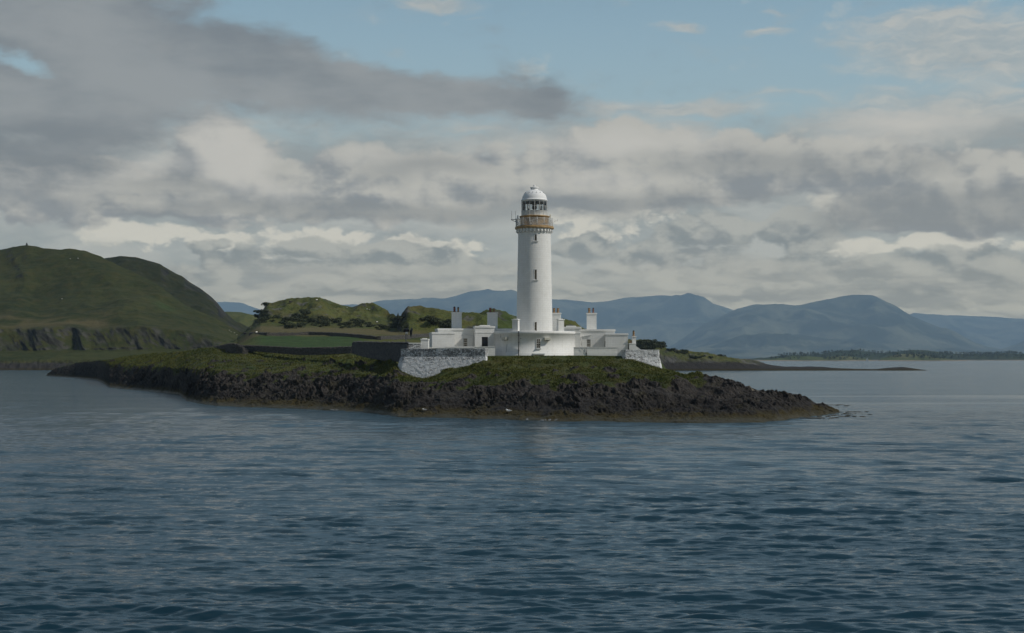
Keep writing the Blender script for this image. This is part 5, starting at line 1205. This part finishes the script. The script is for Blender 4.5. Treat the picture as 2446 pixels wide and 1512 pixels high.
thicket(SPIT, [(1596, 1612, 833, 840), (1610, 1640, 838, 846), (1648, 1700, 850, 858)], 22, 'dark low shrub on the grassy shore right of the lighthouse', 'low shrubs on the right grassy shore', .5, .95, (0, 2))
shrub(on_view(SPIT, 1723, 851), 2, .9, 'dark bush alone on the skyline of the grassy spit', None)
for a, b in PROTO: bpy.data.objects.remove(a); bpy.data.objects.remove(b)
# far woods, one mass for each isle and shore
def wood(name, label, terr, boxes, n, s0, s1, leaf=30):
    V = []; F = []; r_ = random.Random(len(label))
    for _ in range(n):
        b = r_.choice(boxes); p = on_view(terr, r_.uniform(b[0], b[1]), r_.uniform(b[2], b[3])); h = r_.uniform(s0, s1)
        for q in range(leaf):
            th = r_.uniform(0, 6.28); z = r_.uniform(.1, 1.0); rr_ = h * .55 * math.sqrt(max(.05, 1 - abs(z - .5) * 1.6)) * r_.uniform(.5, 1)
            c = p + Vector((rr_ * math.cos(th), rr_ * math.sin(th), h * z)); nrm = Vector((r_.gauss(0, 1), r_.gauss(0, 1), r_.gauss(.4, 1))).normalized(); t = nrm.orthogonal().normalized(); b_ = nrm.cross(t); s_ = h * r_.uniform(.12, .24)
            i = len(V); V += [c + t * s_, c + b_ * s_, c - t * s_, c - b_ * s_]; F.append((i, i + 1, i + 2, i + 3))
    return tag(raw_mesh(name, V, F, M_WOOD), label, 'wood', None, 'stuff')
wood('woodland', 'far trees covering the left wooded isle', ISLE, [(1860, 1930, 849, 856), (1960, 2050, 850, 857), (1835, 2075, 855, 859)], 55, 4, 8)
wood('woodland', 'far trees covering the right wooded isle', ISLE2, [(2115, 2200, 845, 854), (2190, 2260, 850, 857)], 60, 4, 8)
wood('woodland', 'far trees along the low shore behind the isles', SHORE, [(1860, 2100, 837, 852), (2100, 2446, 839, 856), (2200, 2446, 842, 850)], 420, 5, 11, 22)
# grass tufts on the headland
def tufts():
    r_ = np.random.default_rng(3); X, Y, Z = HEAD.X, HEAD.Y, HEAD.Z; nr, nc = X.shape
    at = np.zeros(nr * nc, np.float32); HEAD.o.data.attributes['rock'].data.foreach_get('value', at); at = at.reshape(nr, nc)
    i = r_.integers(104, nr - 26, 80000); j = r_.integers(150, 1600, 80000); keep = (at[i, j] < .45) & (Z[i, j] > 2.5) & (fbm2(X[i, j] / 3.0, Y[i, j] / 3.0, 3, 333) + r_.normal(0, .25, len(i)) > -0.05); i = i[keep]; j = j[keep]
    n = len(i); nb = 3
    base = np.stack([X[i, j] + r_.normal(0, .1, n), Y[i, j] + r_.normal(0, .2, n), Z[i, j] - .04], -1)
    sc = np.clip(Y[i, j] / 230, 1, 1.6); V = []; 
    for b in range(nb):
        a = r_.random(n) * 6.28; h = (.10 + .22 * r_.random(n) ** 1.5) * sc; w = (.035 + .05 * r_.random(n)) * sc; off = r_.normal(0, .09, (n, 2)) * sc[:, None]
        t = np.stack([np.cos(a) * w, np.sin(a) * w], -1); lean = r_.normal(0, .12, (n, 2))
        p0 = base.copy(); p0[:, :2] += off - t; p1 = base.copy(); p1[:, :2] += off + t; p2 = base.copy(); p2[:, :2] += off + lean; p2[:, 2] += h
        V.append(np.stack([p0, p1, p2], 1))
    V = np.concatenate(V).reshape(-1, 3).astype(np.float32); nf = len(V) // 3
    me = bpy.data.meshes.new('grass_tufts'); me.vertices.add(len(V)); me.vertices.foreach_set('co', V.ravel()); me.loops.add(len(V)); me.loops.foreach_set('vertex_index', np.arange(len(V), dtype=np.int32))
    me.polygons.add(nf); me.polygons.foreach_set('loop_start', np.arange(0, nf * 3, 3, dtype=np.int32)); me.polygons.foreach_set('loop_total', np.full(nf, 3, np.int32)); me.update(calc_edges=True); me.materials.append(M_BLADE)
    tag(link(bpy.data.objects.new('grass_tufts', me)), 'rough olive grass tufts over the headland slopes', 'grass', None, 'stuff')
tufts()
# surf: broken white water at the foot of the weed
def surf():
    r_ = random.Random(9); m = MB()
    for (u0, u1, n) in ((1292, 1330, 16), (1255, 1261, 3), (790, 826, 6)):
        for _ in range(n):
            u = r_.uniform(u0, u1); j = int(round(u - HEAD.us0)); col_z = HEAD.Z[:, j]; i = int(np.argmax(col_z > 0.0)); x, y = HEAD.X[i, j], HEAD.Y[i, j] - r_.uniform(.0, .7)
            s_ = r_.uniform(.04, .10); mm = Matrix.Translation((x, y, .06 + r_.uniform(0, .18))) @ Matrix.Diagonal((s_ * r_.uniform(1.2, 3), s_, s_ * .6, 1))
            bmesh.ops.create_icosphere(m.bm, subdivisions=1, radius=1, matrix=mm)
    tag(m.build('surf', M_WING), 'broken white surf at the foot of the weedy rocks', 'surf', None, 'stuff')
surf()
# weed beds floating off the point
def weed_beds():
    m = MB(); r_ = random.Random(4)
    for (u, v, w_, dpt) in ((2022, 984.6, 3.4, 1.2), (2030, 989.5, 2.6, .8), (1985, 994, 4.2, 1.6), (1950, 998.5, 3.0, .9), (1995, 968, 2.8, 1.2)):
        D = Dw(v); x = (u - CU) / FV * D
        for _ in range(22):
            s_ = r_.uniform(.12, .36); mm = Matrix.Translation((x + r_.gauss(0, w_ * .5), D + r_.gauss(0, dpt), .03)) @ Matrix.Diagonal((s_ * 1.6, s_, .07, 1))
            bmesh.ops.create_icosphere(m.bm, subdivisions=1, radius=1, matrix=mm)
    tag(m.build('floating_weed', M_WEED), 'brown weed floating off the right tip of the point', 'seaweed', None, 'stuff')
weed_beds()

# ------------------------------------------------------------------ haze
hz = MB().box(-22000, 22000, -400, HAZE_END, -6, HAZE_TOP).build('haze', M_WHITE)
hm_ = bpy.data.materials.new('haze_air'); hm_.use_nodes = True; hm_.node_tree.nodes.clear()
_o = hm_.node_tree.nodes.new('ShaderNodeOutputMaterial'); _v = hm_.node_tree.nodes.new('ShaderNodeVolumePrincipled')
_v.inputs['Color'].default_value = (0.48, 0.705, 0.94, 1); _v.inputs['Density'].default_value = HAZE_D; _v.inputs['Anisotropy'].default_value = 0.0
hm_.node_tree.links.new(_v.outputs[0], _o.inputs['Volume']); hz.data.materials.clear(); hz.data.materials.append(hm_)
tag(hz, 'thin blue haze over the far hills', 'haze', None, 'stuff')
